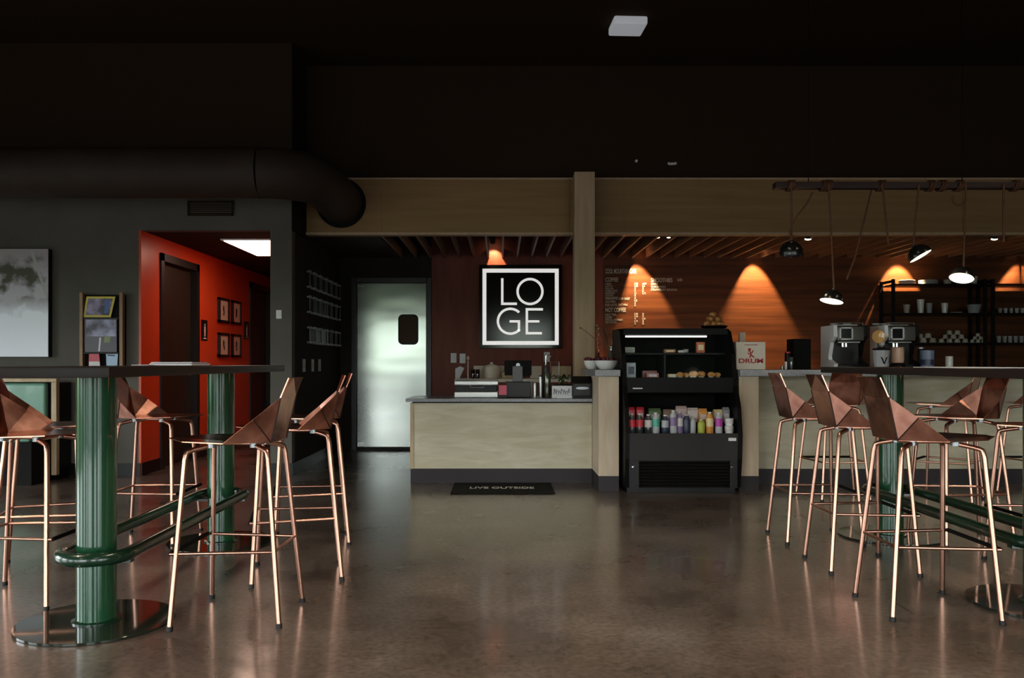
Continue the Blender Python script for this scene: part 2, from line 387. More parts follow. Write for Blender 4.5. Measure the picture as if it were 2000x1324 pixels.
# outside ground
struct(MB().box(-60, 60, -60, YF - .13, -.12, -.02), 'ground', mat('grey paving', (.10, .10, .10), .8))
# world: overcast sky over trees
wd = bpy.data.worlds.new('overcast daylight'); bpy.context.scene.world = wd; wd.use_nodes = True
N, L = wd.node_tree.nodes, wd.node_tree.links
bg = N['Background']; tc = N.new('ShaderNodeTexCoord'); sp = N.new('ShaderNodeSeparateXYZ'); L.new(tc.outputs['Generated'], sp.inputs['Vector'])
nz = N.new('ShaderNodeTexNoise'); nz.inputs['Scale'].default_value = 9; nz.inputs['Detail'].default_value = 4; L.new(tc.outputs['Generated'], nz.inputs['Vector'])
ma = N.new('ShaderNodeMath'); ma.operation = 'MULTIPLY_ADD'; ma.inputs[1].default_value = -.10; L.new(nz.outputs['Fac'], ma.inputs[0]); L.new(sp.outputs['Z'], ma.inputs[2])
rp = N.new('ShaderNodeValToRGB'); cr = rp.color_ramp
cr.elements[0].position = .0; cr.elements[0].color = (.05, .06, .045, 1)
cr.elements[1].position = 1; cr.elements[1].color = (.85, .92, 1.0, 1)
mr = N.new('ShaderNodeMapRange'); mr.inputs['From Min'].default_value = -.2; mr.inputs['From Max'].default_value = .6
L.new(ma.outputs[0], mr.inputs['Value']); L.new(mr.outputs['Result'], rp.inputs['Fac'])
for p, c_ in ((.13, (.05, .07, .04)), (.20, (.16, .22, .12)), (.24, (.75, .82, .78)), (.4, (.9, .95, 1.0))):
    e = cr.elements.new(p); e.color = (*c_, 1)
L.new(rp.outputs['Color'], bg.inputs['Color']); bg.inputs['Strength'].default_value = 14

# ------------------------------------------------------------------ ductwork and small wall fittings
d = thing('air_duct', 'large round dark painted air duct running along the wall and elbowing into the beam', 'duct')
pts = [(XL + .01, 7.55, 2.81), (-4.9, 7.55, 2.81), (-2.146, 7.55, 2.81)]
MB().tube(pts, .223, 40).build('duct_run', M['duct'], d, 40)
e = MB()
arc = [(-2.146 + .46 * math.sin(a), 8.01 - .46 * math.cos(a), 2.81) for a in [PI / 2 * k / 6 for k in range(7)]]
e.tube(arc + [(-1.686, 8.99, 2.81)], .2235, 40).build('duct_elbow', M['duct'], d, 20)
for xx in (-4.6, -2.146): MB().tube([(xx - .012, 7.55, 2.81), (xx + .012, 7.55, 2.81)], .2275, 40).build('duct_seam', M['duct'], d, 40)
rg = MB(); T = Matrix.Translation((-1.686, 8.985, 2.81)) @ Matrix.Rotation(PI / 2, 4, 'X')
rg.lathe([(.224, -.0), (.262, -.0), (.262, .03), (.224, .03)], 48, 0, T, cap=False).build('wall_collar', M['blackmat'], d, 40)
g = MB(); g0, g1, g2, g3 = px(366, 8.43), px(455, 8.43), pz(421, 8.43), pz(392, 8.43)
g.box(g0, g1, 8.425, 8.447, g2, g2 + .015).box(g0, g1, 8.425, 8.447, g3 - .015, g3).box(g0, g0 + .015, 8.425, 8.447, g2, g3).box(g1 - .015, g1, 8.425, 8.447, g2, g3)
for k in range(7): g.box(g0, g1, 8.435, 8.447, g2 + .02 + k * .018, g2 + .028 + k * .018)
tag(g.build('vent_grille', M['ceil']), 'dark vent grille on the wall above the hall opening', 'vent')
# ceiling smoke/wifi unit
T = Matrix.Translation((px(1226, 7.93), 7.93, ZC - .0)) @ Matrix.Rotation(.05, 4, 'Z')
tag(MB().rbox(-.155, .155, -.155, .155, -.075, 0, .02, 0, T, 3).build('ceiling_unit', mat('pale ceiling unit', (.5, .5, .52), .5, emit=(.9, .93, 1), estr=.22), None, 40), 'white square light fitting on the dark ceiling', 'light fitting')
for xx, yy, lab in ((1243, 314, 'tiny pale sensor dot on the dark wall above the beam'), (1312, 320, 'pair of small emergency lamp heads above the beam')):
    X_, Z_ = px(xx, 9.08), pz(yy, 9.08)
    o = MB()
    if xx == 1243: o.lathe([(.0, 0), (.014, .004), (.014, .03)], 12, 0, Matrix.Translation((X_, 9.07, Z_)) @ Matrix.Rotation(-PI / 2, 4, 'X'))
    else:
        o.rbox(X_ - .03, X_ + .03, 9.07, 9.1, Z_ - .012, Z_ + .012, .004)
        for s_ in (-1, 1): o.ball((X_ + s_ * .035, 9.06, Z_), .015, n=6)
    tag(o.build('wall_sensor' if xx == 1243 else 'emergency_lamp', M['white']), lab, 'sensor' if xx == 1243 else 'lamp')
# switches and plates
def plate(name, lab, cat, X_, Y_, Z_, w_, h_, side=False, m=None, group=None):
    p = thing(name, lab, cat, (X_, Y_, Z_), PI / 2 if side else 0, group)
    MB().rbox(-w_ / 2, w_ / 2, -.008, 0, -h_ / 2, h_ / 2, .003).build('cover', m or M['white'], p)
    MB().rbox(-w_ / 5, w_ / 5, -.013, -.007, -h_ / 4, h_ / 4, .002).build('rocker', m or M['white'], p)
    return p
plate('thermostat', 'small white thermostat on the grey wall end beside the hall', 'thermostat', px(545, YW), YW, pz(614, YW), .055, .085)
pm = mat('grey switch plate', (.32, .32, .29), .5)
for xx, nm in ((593, 'first'), (610, 'second'), (623.5, 'third')):
    Yp = -WX * F / (VX - xx)
    plate('light_switch', 'grey switch plate on the dark side wall, %s from the corner' % nm, 'switch', WX, Yp, 1.095, .11, .135, True, pm, 'switch plates below the clear panels')
for xx, yy, nm in ((886, 699, 'pale blank wall plate left of the power outlet'), (903.5, 700, 'cream power outlet on the maroon wall above the counter'), (1068, 697, 'power outlet on the maroon wall beneath the sign corner')):
    plate('wall_plate' if xx == 886 else 'power_outlet', nm, 'outlet', px(xx, YB), YB, pz(yy, YB), .075, .125)
# hall: ceiling light, pictures, restroom plaques
t = thing('ceiling_light', 'lit rectangular ceiling light inside the red hall', 'light')
MB().box(-2.98, -2.33, 9.03, 10.33, 2.425, 2.44).build('housing', M['white'], t)
MB().box(-2.95, -2.36, 9.06, 10.30, 2.418, 2.426).build('diffuser', M['trofferon'], t)
rows = [(10.72, 11.12), (11.25, 11.63)]
zz = {0: (pz(582, 10.9), pz(630, 10.9)), 1: (pz(650, 10.9), pz(697, 10.9))}
for r_ in (0, 1):
    for c_, (a, b_) in enumerate(rows):
        t_, b2 = zz[r_]
        lab = 'dark framed print on the red wall, %s row, %s hall door' % (('upper', 'lower')[r_], ('beside the first', 'beside the second')[c_])
        p = thing('framed_print', lab, 'picture', (HX0, (a + b_) / 2, (t_ + b2) / 2), 0, 'four framed prints on the red wall')
        hw, hh = (b_ - a) / 2 - .01, (t_ - b2) / 2
        f_ = MB(); f_.box(0, .035, -hw, hw, -hh, -hh + .03).box(0, .035, -hw, hw, hh - .03, hh).box(0, .035, -hw, -hw + .03, -hh, hh).box(0, .035, hw - .03, hw, -hh, hh)
        f_.build('frame', M['frame'], p)
        MB().box(.0, .02, -hw + .03, hw - .03, -hh + .03, hh - .03).build('mat_board', M['cream'], p)
        im = MB()
        for q in range(5): im.ball((.022, random.uniform(-.015, .015), -.05 + q * .022), random.uniform(.018, .03), .15, 1, 1, 6)
        im.build('drawing', M['blackink'], p)
for xx, lab in ((398, 'black restroom plaque beside the first dark hall door'), (480.5, 'black restroom plaque beside the second dark hall door')):
    Yp = HX0 * F / (xx - VX)
    p = thing('restroom_sign', lab, 'sign', (HX0, Yp, pz(645, Yp)))
    hh = .125
    MB().rbox(0, .012, -.10, .10, -hh, hh, .004).build('plaque', M['black'], p)
    f_ = MB(); f_.ball((.014, 0, .065), .016, .2, 1, 1, 6).box(.012, .016, -.022, .022, -.03, .045).box(.012, .016, -.018, -.004, -.075, -.03).box(.012, .016, .004, .018, -.075, -.03).box(.012, .016, -.05, .05, -.105, -.09)
    f_.build('figure_symbol', M['lettering'], p)
# clear panels with chrome pins along the kitchen side wall
for zi, (za, zb, rn) in enumerate(((1.92, 2.12, 'top'), (1.65, 1.85, 'middle'), (1.325, 1.52, 'bottom'))):
    for ci, nm in enumerate(('first', 'second', 'third', 'fourth', 'fifth', 'sixth')):
        ya = 9.10 + ci * .30
        p = thing('clear_panel', 'clear acrylic panel on chrome pins, %s from the corner in the %s row' % (nm, rn), 'panel', (WX, ya, (za + zb) / 2), 0, 'clear panels pinned on the dark side wall')
        hh = (zb - za) / 2
        MB().rbox(.03, .036, 0, .22, -hh, hh, .002).build('sheet', M['acrylic'], p)
        for yy in (.018, .202):
            for z_ in (-hh + .018, hh - .018):
                MB().tube([(0, yy, z_), (.045, yy, z_)], .011, 10).build('pin', cm('bright steel pin', (.42, .42, .42), .4), p, 40)
        for yy in (0, .216): MB().box(.029, .037, yy, yy + .004, -hh, hh).build('polished_edge', cm('acrylic edge', (.20, .21, .22), .3), p)

# ------------------------------------------------------------------ wall sign
YS = 10.88
sg = thing('wall_sign', 'square black lit sign reading LOGE inside a white border', 'sign', (0, 0, 0))
sx = lambda c: px(920 + c / 6.02, YS); sz = lambda c: pz(480 + c / 6.02, YS)
MB().rbox(px(936, YS), px(1098, YS), YS, YB - .001, pz(680, YS), pz(517, YS), .004).build('cabinet', M['signblack'], sg)
bd = MB(); o0, o1, q0, q1 = sx(135), sx(1030), sz(1165), sz(270); k = sx(45) - sx(0)
ya, yb = YS - .012, YS + .0
bd.box(o0, o1, ya, yb, q0, q0 + k).box(o0, o1, ya, yb, q1 - k, q1).box(o0, o0 + k, ya, yb, q0 + k, q1 - k).box(o1 - k, o1, ya, yb, q0 + k, q1 - k)
bd.build('border', M['signwhite'], sg)
k = sx(28) - sx(0)
def ring(mb, cx, cy, R, a0, a1, n=48):
    cx_, cz_ = sx(cx), sz(cy); Ro = (sx(R) - sx(0)); Ri = Ro - k; vs = []; fs = []
    for i in range(n + 1):
        a = math.radians(a0 + (a1 - a0) * i / n); c_, s_ = math.cos(a), math.sin(a)
        for r, y in ((Ro, ya), (Ri, ya), (Ri, yb), (Ro, yb)): vs.append((cx_ + r * c_, y, cz_ + r * s_))
    for i in range(n):
        for j in range(4): fs.append((i * 4 + j, i * 4 + (j + 1) % 4, i * 4 + 4 + (j + 1) % 4, i * 4 + 4 + j))
    if abs(a1 - a0) < 359.9: fs += [(0, 1, 2, 3), (n * 4 + 3, n * 4 + 2, n * 4 + 1, n * 4)]
    mb.add(vs, fs)
def bar(mb, x0, x1, y0, y1): mb.box(sx(x0), sx(x1), ya, yb, sz(y1), sz(y0))
l = MB(); bar(l, 353, 381, 382, 668); bar(l, 353, 540, 668, 696); l.build('letter', M['signwhite'], sg)
l = MB(); ring(l, 693, 538, 160, 0, 360); l.build('letter', M['signwhite'], sg)
l = MB(); ring(l, 462, 887, 160, 45, 316); bar(l, 549, 577, 875, 1003); bar(l, 453, 549, 875, 902); l.build('letter', M['signwhite'], sg)
l = MB(); bar(l, 642, 670, 733, 1042); bar(l, 670, 845, 733, 761); bar(l, 670, 803, 875, 902); bar(l, 670, 833, 1014, 1042); l.build('letter', M['signwhite'], sg)

# ------------------------------------------------------------------ menu lettering on the plank wall
mn = thing('menu_lettering', 'white menu lettering on the plank wall between pillar and display case', 'menu')
def mt(s, x, ytop, hpx, name='menu_line', wpx=None, bold=0):
    size = hpx * YB / F / .70
    o = text_mesh(name, s, size, M['lettering'], (px(x, YB), YB - .003, pz(ytop + hpx, YB)), mn, bold=bold)
    if wpx:
        w0 = max(v.co.x for v in o.data.vertices) - min(v.co.x for v in o.data.vertices)
        o.scale.x = wpx * YB / F / w0
mt('COOL MOUNTAIN CAFE', 1182, 525, 9, 'menu_heading', 60, .001)
mt('COFFEE', 1182, 542, 8, 'menu_heading', 25, .001)
for i, (s, w_) in enumerate((('DRIP', 11), ('LATTE', 14), ('MOCHA', 16), ('AMERICANO', 24), ('ESPRESSO', 19), ('CORTADO', 16), ('MACCHIATO', 25))):
    mt(s, 1182, 552.5 + i * 4.5, 3.6, 'menu_line', w_)
mt('CHAI LATTE  ADD SHOT', 1182, 581, 4.6, 'menu_line', 48)
mt('COLD BREW', 1182, 587, 4, 'menu_line', 20)
mt('ICED LATTE  OAT MILK', 1182, 593, 4.6, 'menu_line', 44)
mt('NOT COFFEE', 1182, 601, 8, 'menu_heading', 40, .001)
for i, (s, w_) in enumerate((('HOT TEA', 21), ('CIDER', 13), ('MATCHA  LEMONADE', 34), ('HOT COCOA', 22))): mt(s, 1182, 612.5 + i * 5, 4, 'menu_line', w_)
for i in range(10): mt(('3.00', '4.50', '5', '4', '3.5', '4', '5', '4.25', '4', '5')[i], 1238.5, 552 + i * 4.7, 3.8, 'menu_price', (7, 7, 3, 3, 4, 3, 3, 6, 3, 3)[i])
for i in range(5): mt(('4.00', '5.5', '5', '6', '4.75')[i], 1254, 552 + i * 4.7, 3.8, 'menu_price', (8, 5, 3, 3, 7)[i])
for i in range(5): mt(('3.50', '4.50', '4', '4.75', '5')[i], 1238.5, 611 + i * 4.7, 3.8, 'menu_price', (7, 7, 3, 7, 3)[i])
for i in range(5): mt(('5', '5', '6.50', '5', '5')[i], 1254, 611 + i * 4.7, 3.8, 'menu_price', (3, 3, 6, 3, 3)[i])
mt('SMOOTHIES', 1271, 543, 8, 'menu_heading', 42, .001); mt('8.00', 1323, 544, 5, 'menu_price', 9)
mt('BERRY', 1271, 552.5, 3.8, 'menu_line', 14); mt('TROPICAL MANGO', 1271, 558, 4, 'menu_line', 29); mt('STRAWBERRY BANANA', 1271, 563.5, 4.4, 'menu_line', 51)

# ------------------------------------------------------------------ counters
def uniq(o, lab, cat): return tag(o, lab, cat)
cx0, cx1 = -.842, .853
t = thing('service_counter', 'low pale plywood service counter with dark base in the centre', 'counter')
MB().box(cx0, cx1, 7.94, 8.6, .135, .745).box(cx0 + .03, cx1 - .05, 7.935, 7.94, .16, .72).build('front_panel', M['panel'], t)
MB().box(cx0 - .003, cx0 + .028, 7.93, 8.6, .135, .745).build('end_trim', M['lightwood'], t)
MB().box(cx0, cx1, 7.94, 8.6, 0, .135).build('plinth', M['kick'], t)
MB().box(cx0 + .02, cx1, 7.96, 8.6, .745, .76).build('top_rail', M['black'], t)
uniq(MB().rbox(px(792, 7.88), .853, 7.88, 8.66, .76, .79, .004).build('worktop', M['worktop']), 'grey worktop lying on the low service counter', 'worktop')
def pier(x0, x1, lab, yb=8.66):
    t = thing('end_pier', lab, 'pier')
    MB().rbox(x0, x1, 7.44, yb, .13, 1.003, .004).box(x0 + .035, x1 - .035, 7.437, 7.44, .15, .98).build('panel', M['pier'], t)
    MB().box(x0, x1, 7.44, yb, 0, .13).build('plinth', M['kick'], t)
pier(.856, px(1209, 7.44), 'narrow oak end pier between the low counter and display case', 8.68)
pier(2.085, px(1482, 7.44), 'narrow oak end pier right of the display case', 7.87)
uniq(MB().rbox(px(1162, 7.38), px(1212, 7.38), 7.38, 8.68, 1.005, 1.062, .004).build('worktop', M['worktop']), 'short raised grey worktop under the white bowls', 'worktop')
t = thing('bar_counter', 'long raised plywood bar counter behind the stools on the right', 'counter')
MB().box(2.26, XR - .01, 7.88, 8.35, .14, 1.003).build('front_panel', M['panel'], t)
MB().box(2.26, XR - .01, 7.88, 8.35, 0, .14).build('plinth', M['kick'], t)
uniq(MB().rbox(2.075, XR - .01, 7.37, 8.4, 1.005, 1.062, .004).build('worktop', M['worktop']), 'long grey worktop of the raised bar under the coffee machines', 'worktop')
t = thing('back_counter', 'back counter along the maroon and plank wall', 'counter')
MB().box(px(888, 10.3), XR - .01, 10.3, YB - .001, 0, .885).build('cabinet', M['maroon'], t)
uniq(MB().rbox(px(888, 10.28), XR - .01, 10.28, YB - .001, .887, .93, .004).build('worktop', M['cream']), 'cream worktop of the back counter below the sign', 'worktop')
# floor mat
t = thing('floor_mat', 'black floor mat with white lettering before the low counter', 'mat')
MB().rbox(-.43, .465, 7.26, 7.87, .001, .012, .005).build('mat_surface', M['blackmat'], t)
o = text_mesh('mat_lettering', 'LIVE OUTSIDE', .10, M['lettering'], (px(980, 7.55), 7.5, .0135), t, (0, 0, 0), .0006, 'CENTER', .002)
w0 = max(v.co.x for v in o.data.vertices) - min(v.co.x for v in o.data.vertices); o.scale.x = .57 / w0; o.scale.y = 1.5

# ------------------------------------------------------------------ display case
M['caseblack'] = mat('black case frame', (.005, .0045, .0045), .4, spec=.1)
FX0, FX1 = 1.062, 2.06
t = thing('display_case', 'black refrigerated display case of pastries above and drinks below', 'display case')
prof = [(7.30, .05), (7.25, .3), (7.235, .52), (7.28, .74), (7.39, .92), (7.41, .985), (7.47, 1.2), (7.60, 1.40), (7.70, 1.43), (8.1, 1.43), (8.1, .05)]
for xa, xb in ((FX0, FX0 + .035), (FX1 - .035, FX1)):
    MB().prism(prof, xa, xb).build('side_panel', M['caseblack'], t)
# end glass look: dark frames kept, inside lit by the strip
MB().box(FX0 + .035, FX1 - .035, 8.04, 8.1, .1, 1.4).build('back_panel', M['blackmat'], t)
MB().box(FX0 + .035, FX1 - .035, 7.60, 8.04, 1.40, 1.43).box(FX0 + .035, FX1 - .035, 7.585, 7.62, 1.375, 1.415).build('canopy', M['caseblack'], t)
MB().box(FX0 + .035, FX1 - .035, 7.40, 8.04, .875, .985).build('upper_deck', M['blackmat'], t)
MB().rbox(FX0 + .035, FX1 - .035, 7.385, 7.41, .86, .995, .004).build('deck_trim', M['caseblack'], t)
MB().add([(FX0 + .035, 7.415, .99), (FX1 - .035, 7.415, .99), (FX1 - .035, 7.475, 1.2), (FX0 + .035, 7.475, 1.2), (FX1 - .035, 7.595, 1.39), (FX0 + .035, 7.595, 1.39)], [(0, 1, 2, 3), (3, 2, 4, 5)]).build('front_glass', M['pane'], t)
MB().rbox(FX0 + .04, FX1 - .04, 7.66, 8.03, 1.195, 1.212, .003).build('shelf', M['black'], t)
MB().box(FX0 + .06, FX1 - .21, 7.63, 7.655, 1.352, 1.366).build('light_strip', M['ledon'], t)
MB().box(1.442, 1.454, 7.5, 7.9, .986, 1.19).build('divider', M['black'], t)
MB().box(FX0 + .035, FX1 - .035, 7.27, 8.04, .47, .512).build('lower_deck', M['blackmat'], t)
fp = M['greymetal'] = mat('charcoal sheet metal', (.024, .020, .018), .4, spec=.3)
MB().prism([(7.262, .285), (7.242, .52), (7.27, .52), (7.30, .285)], FX0 + .036, FX1 - .036).build('front_panel', fp, t)
g = MB(); g.box(FX0 + .036, FX1 - .036, 7.30, 7.32, .05, .285)
g.build('grille_back', M['blackmat'], t)
g = MB(); g.box(FX0 + .036, FX0 + .12, 7.268, 7.3, .05, .284).box(FX1 - .1, FX1 - .036, 7.268, 7.3, .05, .284)
for k in range(8): g.prism([(7.268, .065 + k * .027), (7.274, .065 + k * .027), (7.298, .078 + k * .027), (7.292, .078 + k * .027)], FX0 + .12, FX1 - .1)
g.build('vent_grille', M['black'], t)
for xx in (FX0 + .07, FX1 - .085): MB().lathe([(0, 0), (.012, .003), (.014, .01)], 12, 0, Matrix.Translation((xx, 7.252, pz(912, 7.26))) @ Matrix.Rotation(-PI / 2, 4, 'X')).build('latch', M['chrome'], t)
MB().rbox(FX1 - .12, FX1 - .055, 7.232, 7.245, pz(861, 7.24), pz(855, 7.24), .002).build('badge', M['white'], t)
MB().rbox(FX0 + .085, FX0 + .17, 7.378, 7.386, .895, .905, .002).build('badge', M['white'], t)
MB().box(FX0 + .03, FX1 - .03, 7.36, 8.08, .0, .055).build('base', M['black'], t)
MB().box(FX0 + .035, FX1 - .035, 7.42, 8.04, .512, .60).build('riser_step', M['blackmat'], t)

# drinks on the lower deck
def bottle(name, lab, cat, X_, Y_, Z_, r, h, label_m, body_m, cap_m, group=None, tub=False, lab_z=(.42, .9)):
    p = thing(name, lab, cat, (X_, Y_, Z_), 0, group)
    if tub: pr = [(r * .85, 0), (r, h * .9), (r * 1.06, h * .92), (r * 1.06, h)]
    else: pr = [(r * .9, 0), (r, h * .05), (r, h * .72), (r * .8, h * .82), (r * .45, h * .92), (r * .45, h)]
    MB().lathe(pr, 16).build('body', body_m, p, 40)
    MB().lathe([(r + .001, h * lab_z[0] * .78), (r + .001, h * lab_z[1] * .78)], 16, cap=False).build('wrapper', label_m, p, 40)
    if not tub: MB().cyl((0, 0), r * .5, h * .93, h * 1.0, 12).build('cap', cap_m, p, 40)
    return p
red = cm('red label', (.55, .03, .05)); wht = cm('white label', (.65, .62, .62)); teal = cm('teal label', (.10, .45, .35)); purp = cm('violet label', (.25, .18, .35))
navy = cm('navy label', (.03, .04, .08)); silv = cm('silver label', (.45, .47, .5)); lime = cm('lime label', (.45, .5, .08)); orng = cm('orange label', (.65, .28, .06))
crm = cm('cream label', (.75, .62, .35)); mag = cm('magenta label', (.5, .05, .42)); dgl = cm('dark drink', (.04, .045, .05), .1, coat=.5); grey = cm('grey label', (.3, .32, .34))
YD = 7.34
rowb = [(1234, 'red and white drinks bottle, first in the lower front row', red, dgl, .17), (1249, 'red and white drinks bottle, second in the lower front row', red, dgl, .17),
        (1266, 'white and pink drinks bottle beside the red ones', wht, dgl, .165), (1281, 'teal green drinks bottle in the display case', teal, silv, .18),
        (1299, 'dark drinks bottle with a white label beside the teal bottle', silv, navy, .16), (1315, 'tall violet and white drinks bottle in the display case', purp, silv, .20),
        (1328, 'slim white capped bottle beside the violet bottle', wht, purp, .19), (1341, 'navy blue drinks bottle in the display case', navy, navy, .165),
        (1353, 'silver drinks can beside the navy bottle', silv, silv, .14), (1369.5, 'short lime yellow bottle in the display case', lime, lime, .12),
        (1386, 'cream and orange drinks bottle in the display case', crm, orng, .185), (1403.5, 'magenta drinks bottle in the display case', mag, silv, .185)]
for xx, lab, lm, bm_, h in rowb:
    bottle('drinks_bottle', lab, 'bottle', px(xx, YD), YD, .513, .032 if xx not in (1328, 1353) else .025, h, lm, bm_, wht, 'drinks on the lower deck of the display case')
for k, nm in enumerate(('lower', 'upper')):
    bottle('white_tub', '%s of two white food tubs stacked at the end of the drinks' % nm, 'tub', px(1424, YD), YD, .513 + k * .066, .038, .064, wht, M['white'], wht, 'stacked white tubs', True)
for xx, yy, lab, m_, w_, h_ in ((1231, 7.52, 'dark red canned drink box standing behind the red bottles', red, .075, .11), (1250, 7.52, 'second dark red drink box behind the red bottles', red, .07, .11),
                              (1278, 7.5, 'green wrapped sandwich pack on the rear step', cm('green wrap', (.10, .17, .08)), .11, .10), (1305, 7.5, 'brown wrapped sandwich pack on the rear step', cm('brown wrap', (.28, .2, .16)), .10, .09),
                              (1330, 7.5, 'pale pink wrapped sandwich pack on the rear step', cm('pale wrap', (.5, .38, .36)), .10, .12), (1352, 7.5, 'white paper wrapped sandwich pack on the rear step', cm('white wrap', (.6, .52, .5)), .10, .105),
                              (1372, 7.46, 'amber orange juice carton behind the lime bottle', orng, .075, .10), (1401, 7.5, 'pale carton behind the magenta bottle', crm, .08, .09), (1417, 7.48, 'grey carton at the end of the drinks deck', grey, .06, .11)):
    X_ = px(xx, yy); p = thing('food_pack', lab, 'food pack', (X_, yy, .601), random.uniform(-.15, .15), 'packs on the rear step of the display case')
    MB().rbox(-w_ / 2, w_ / 2, -.03, .03, 0, h_, .008).build('pack', m_, p, 40)
    MB().prism([(-.03, h_ - .004), (.03, h_ - .004), (.004, h_ + .02), (-.004, h_ + .02)], -w_ / 2 + .004, w_ / 2 - .004).build('folded_top', m_, p)
    MB().box(-w_ / 3, w_ / 3, -.0315, -.03, h_ * .3, h_ * .7).build('sticker', wht, p)
# pastries
for k, (cx, cy, r_) in enumerate(((975, 790, .032), (1075, 812, .028), (1190, 800, .038), (1330, 808, .036), (1480, 842, .032), (1590, 850, .03))):
    nm = ('first', 'second', 'third', 'fourth', 'fifth', 'sixth')[k]
    X_ = px(1210 + cx / 8.33, 7.55); p = thing('muffin', 'golden muffin on the case deck, %s from the divider' % nm, 'muffin', (X_, 7.52 + .03 * (k % 2), .987), 0, 'muffins in the display case')
    MB().lathe([(r_ * .6, 0), (r_ * .85, r_ * .8)], 20).build('paper_cup', M['cream'], p, 40)
    MB().ball((0, 0, r_ * .95), r_, 1.05, 1.05, .75, 10).build('crust', M['pastry'], p, 60)
def pack(name, lab, cat, x0, x1, y0, y1, Y_, m_, dy=.08, z0=None, sticker=None, face=None, group=None):
    X0, X1 = px(x0, Y_), px(x1, Y_); Zb = pz(y1, Y_) if z0 is None else z0; H = (y1 - y0) * Y_ / F
    p = thing(name, lab, cat, ((X0 + X1) / 2, Y_ + dy / 2, Zb), 0, group); w_ = (X1 - X0) / 2
    MB().rbox(-w_, w_, -dy / 2, dy / 2, 0, H, .006).build('box', m_, p, 40)
    if sticker: MB().box(-w_ * .65, w_ * .65, -dy / 2 - .001, -dy / 2 + .001, H * .25, H * .75).build('sticker', sticker, p)
    return p
pack('milk_carton', 'pale blue patterned carton at the left end of the case deck', 'carton', 1224, 1242, 699, 729, 7.55, cm('pale blue carton', (.5, .6, .66)), .08, .987, navy)
pack('pastry_box', 'beige pastry box left of the muffins', 'box', 1305, 1322, 729, 737, 7.52, crm, .08, .987, wht)
pack('meat_pack', 'pink packed sandwich on the case deck beside the divider', 'food pack', 1263, 1287, 728, 738, 7.52, cm('pink pack', (.5, .22, .2)), .08, .987, wht)
pack('meat_tray', 'stack of pink wrapped slices behind the pink sandwich', 'food pack', 1255, 1284, 712, 726, 7.68, cm('rose pack', (.35, .14, .14)), .08, .987, cm('rose label', (.5, .35, .35)))
pack('snack_pouch', 'orange red snack pouch standing on the case shelf', 'pouch', 1361, 1377, 662, 683, 7.72, cm('orange pouch', (.55, .16, .07)), .05, 1.213, crm)
pack('snack_box', 'small white box on the case shelf above the divider', 'box', 1325, 1336, 681, 686, 7.72, wht, .06, 1.213, silv)
pack('snack_tray', 'brown snack tray on the case shelf beside the white box', 'tray', 1298, 1320, 679, 686, 7.72, cm('brown tray', (.35, .17, .1)), .08, 1.213, crm)
pack('price_card', 'pale green price card at the left of the case shelf', 'card', 1221, 1240, 662, 673, 7.72, cm('pale green card', (.4, .47, .36)), .02, 1.213, grey)
pack('glass_jar', 'small frosted jar at the back of the case shelf', 'jar', 1335, 1345, 666, 674, 7.9, grey, .05, 1.213, wht)
M['crust'] = noise_col(mat('dark glazed crust', rough=.35), (.20, .06, .02), (.62, .30, .10), 30)
# cake stand on top of the case
p = thing('pastry_basket', 'basket heaped with baked rolls on top of the display case', 'basket', (px(1395, 7.85), 7.85, 1.431))
MB().lathe([(.07, 0), (.11, .012), (.125, .03), (.118, .034), (.10, .02), (.0, .018)], 24).build('basket', M['glass'], p, 50)
for k, (a, b_, c_) in enumerate(((-.065, 0, .052), (.0, .01, .056), (.06, 0, .05), (-.04, -.02, .10), (.03, -.01, .095), (-.01, 0, .135))):
    tag(MB().ball((px(1395, 7.85) + a, 7.85 + b_, 1.431 + c_), .036, 1.1, .9, .75, 9).build('bread_roll', M['crust'], None, 60), 'glazed bread roll in the basket on the case, %s' % ('lower heap beside the pillar side', 'lower heap middle', 'lower heap on the lamp side', 'second tier, pillar side', 'second tier, lamp side', 'topmost of the heap')[k], 'bread', 'rolls heaped in the basket')

# ------------------------------------------------------------------ things on the low counter and back counter
ZT = .791
t = thing('hand_sink_unit', 'stainless counter appliance with chrome rail at the end of the low counter', 'appliance', (px(931, 8.2), 8.2, ZT))
w2 = (px(973, 8.2) - px(889, 8.2)) / 2
MB().rbox(-w2, w2, -.12, .25, 0, .055, .006).build('base', M['steelplain'], t)
MB().rbox(-w2 + .01, w2 - .01, -.11, .25, .055, .115, .004).build('body', M['black'], t)
MB().rbox(-w2, w2, -.13, .25, .115, .165, .012).build('rim', M['steelplain'], t, 40)
MB().tube([(-.06, -.12, .12), (-.05, -.16, .10), (.07, -.16, .10), (.08, -.12, .12)], .006).build('handle', M['chrome'], t, 40)
t = thing('point_of_sale_terminal', 'black point of sale screen on a grey stand beside the pink card', 'terminal', (px(1012, 8.15), 8.15, ZT))
MB().rbox(-.12, .12, -.06, .2, 0, .15, .008).build('base', M['greymetal'], t)
MB().rbox(-.055, .045, .0, .04, .15, .30, .006).build('stand', cm('dark grey plastic', (.06, .055, .055)), t)
MB().rbox(-.13, .13, .03, .055, .21, .355, .006).build('screen', M['blackmat'], t)
MB().lathe([(.02, 0), (.02, .004)], 16, 0, Matrix.Translation((0, .03, .31)) @ Matrix.Rotation(PI / 2, 4, 'X')).build('rear_logo', M['zinc'], t)
t = thing('card_stand', 'small pink card standing on the low counter', 'card', (px(982, 8.0), 8.0, ZT))
MB().rbox(-.037, .037, 0, .004, .03, .12, .001).build('card', M['pinkcard'], t)
MB().rbox(-.04, .04, -.02, .02, 0, .03, .003).build('holder', M['black'], t)
t = thing('napkin_dispenser', 'black napkin dispenser with a pale oval mark on the low counter', 'dispenser', (.762, 7.96, ZT))
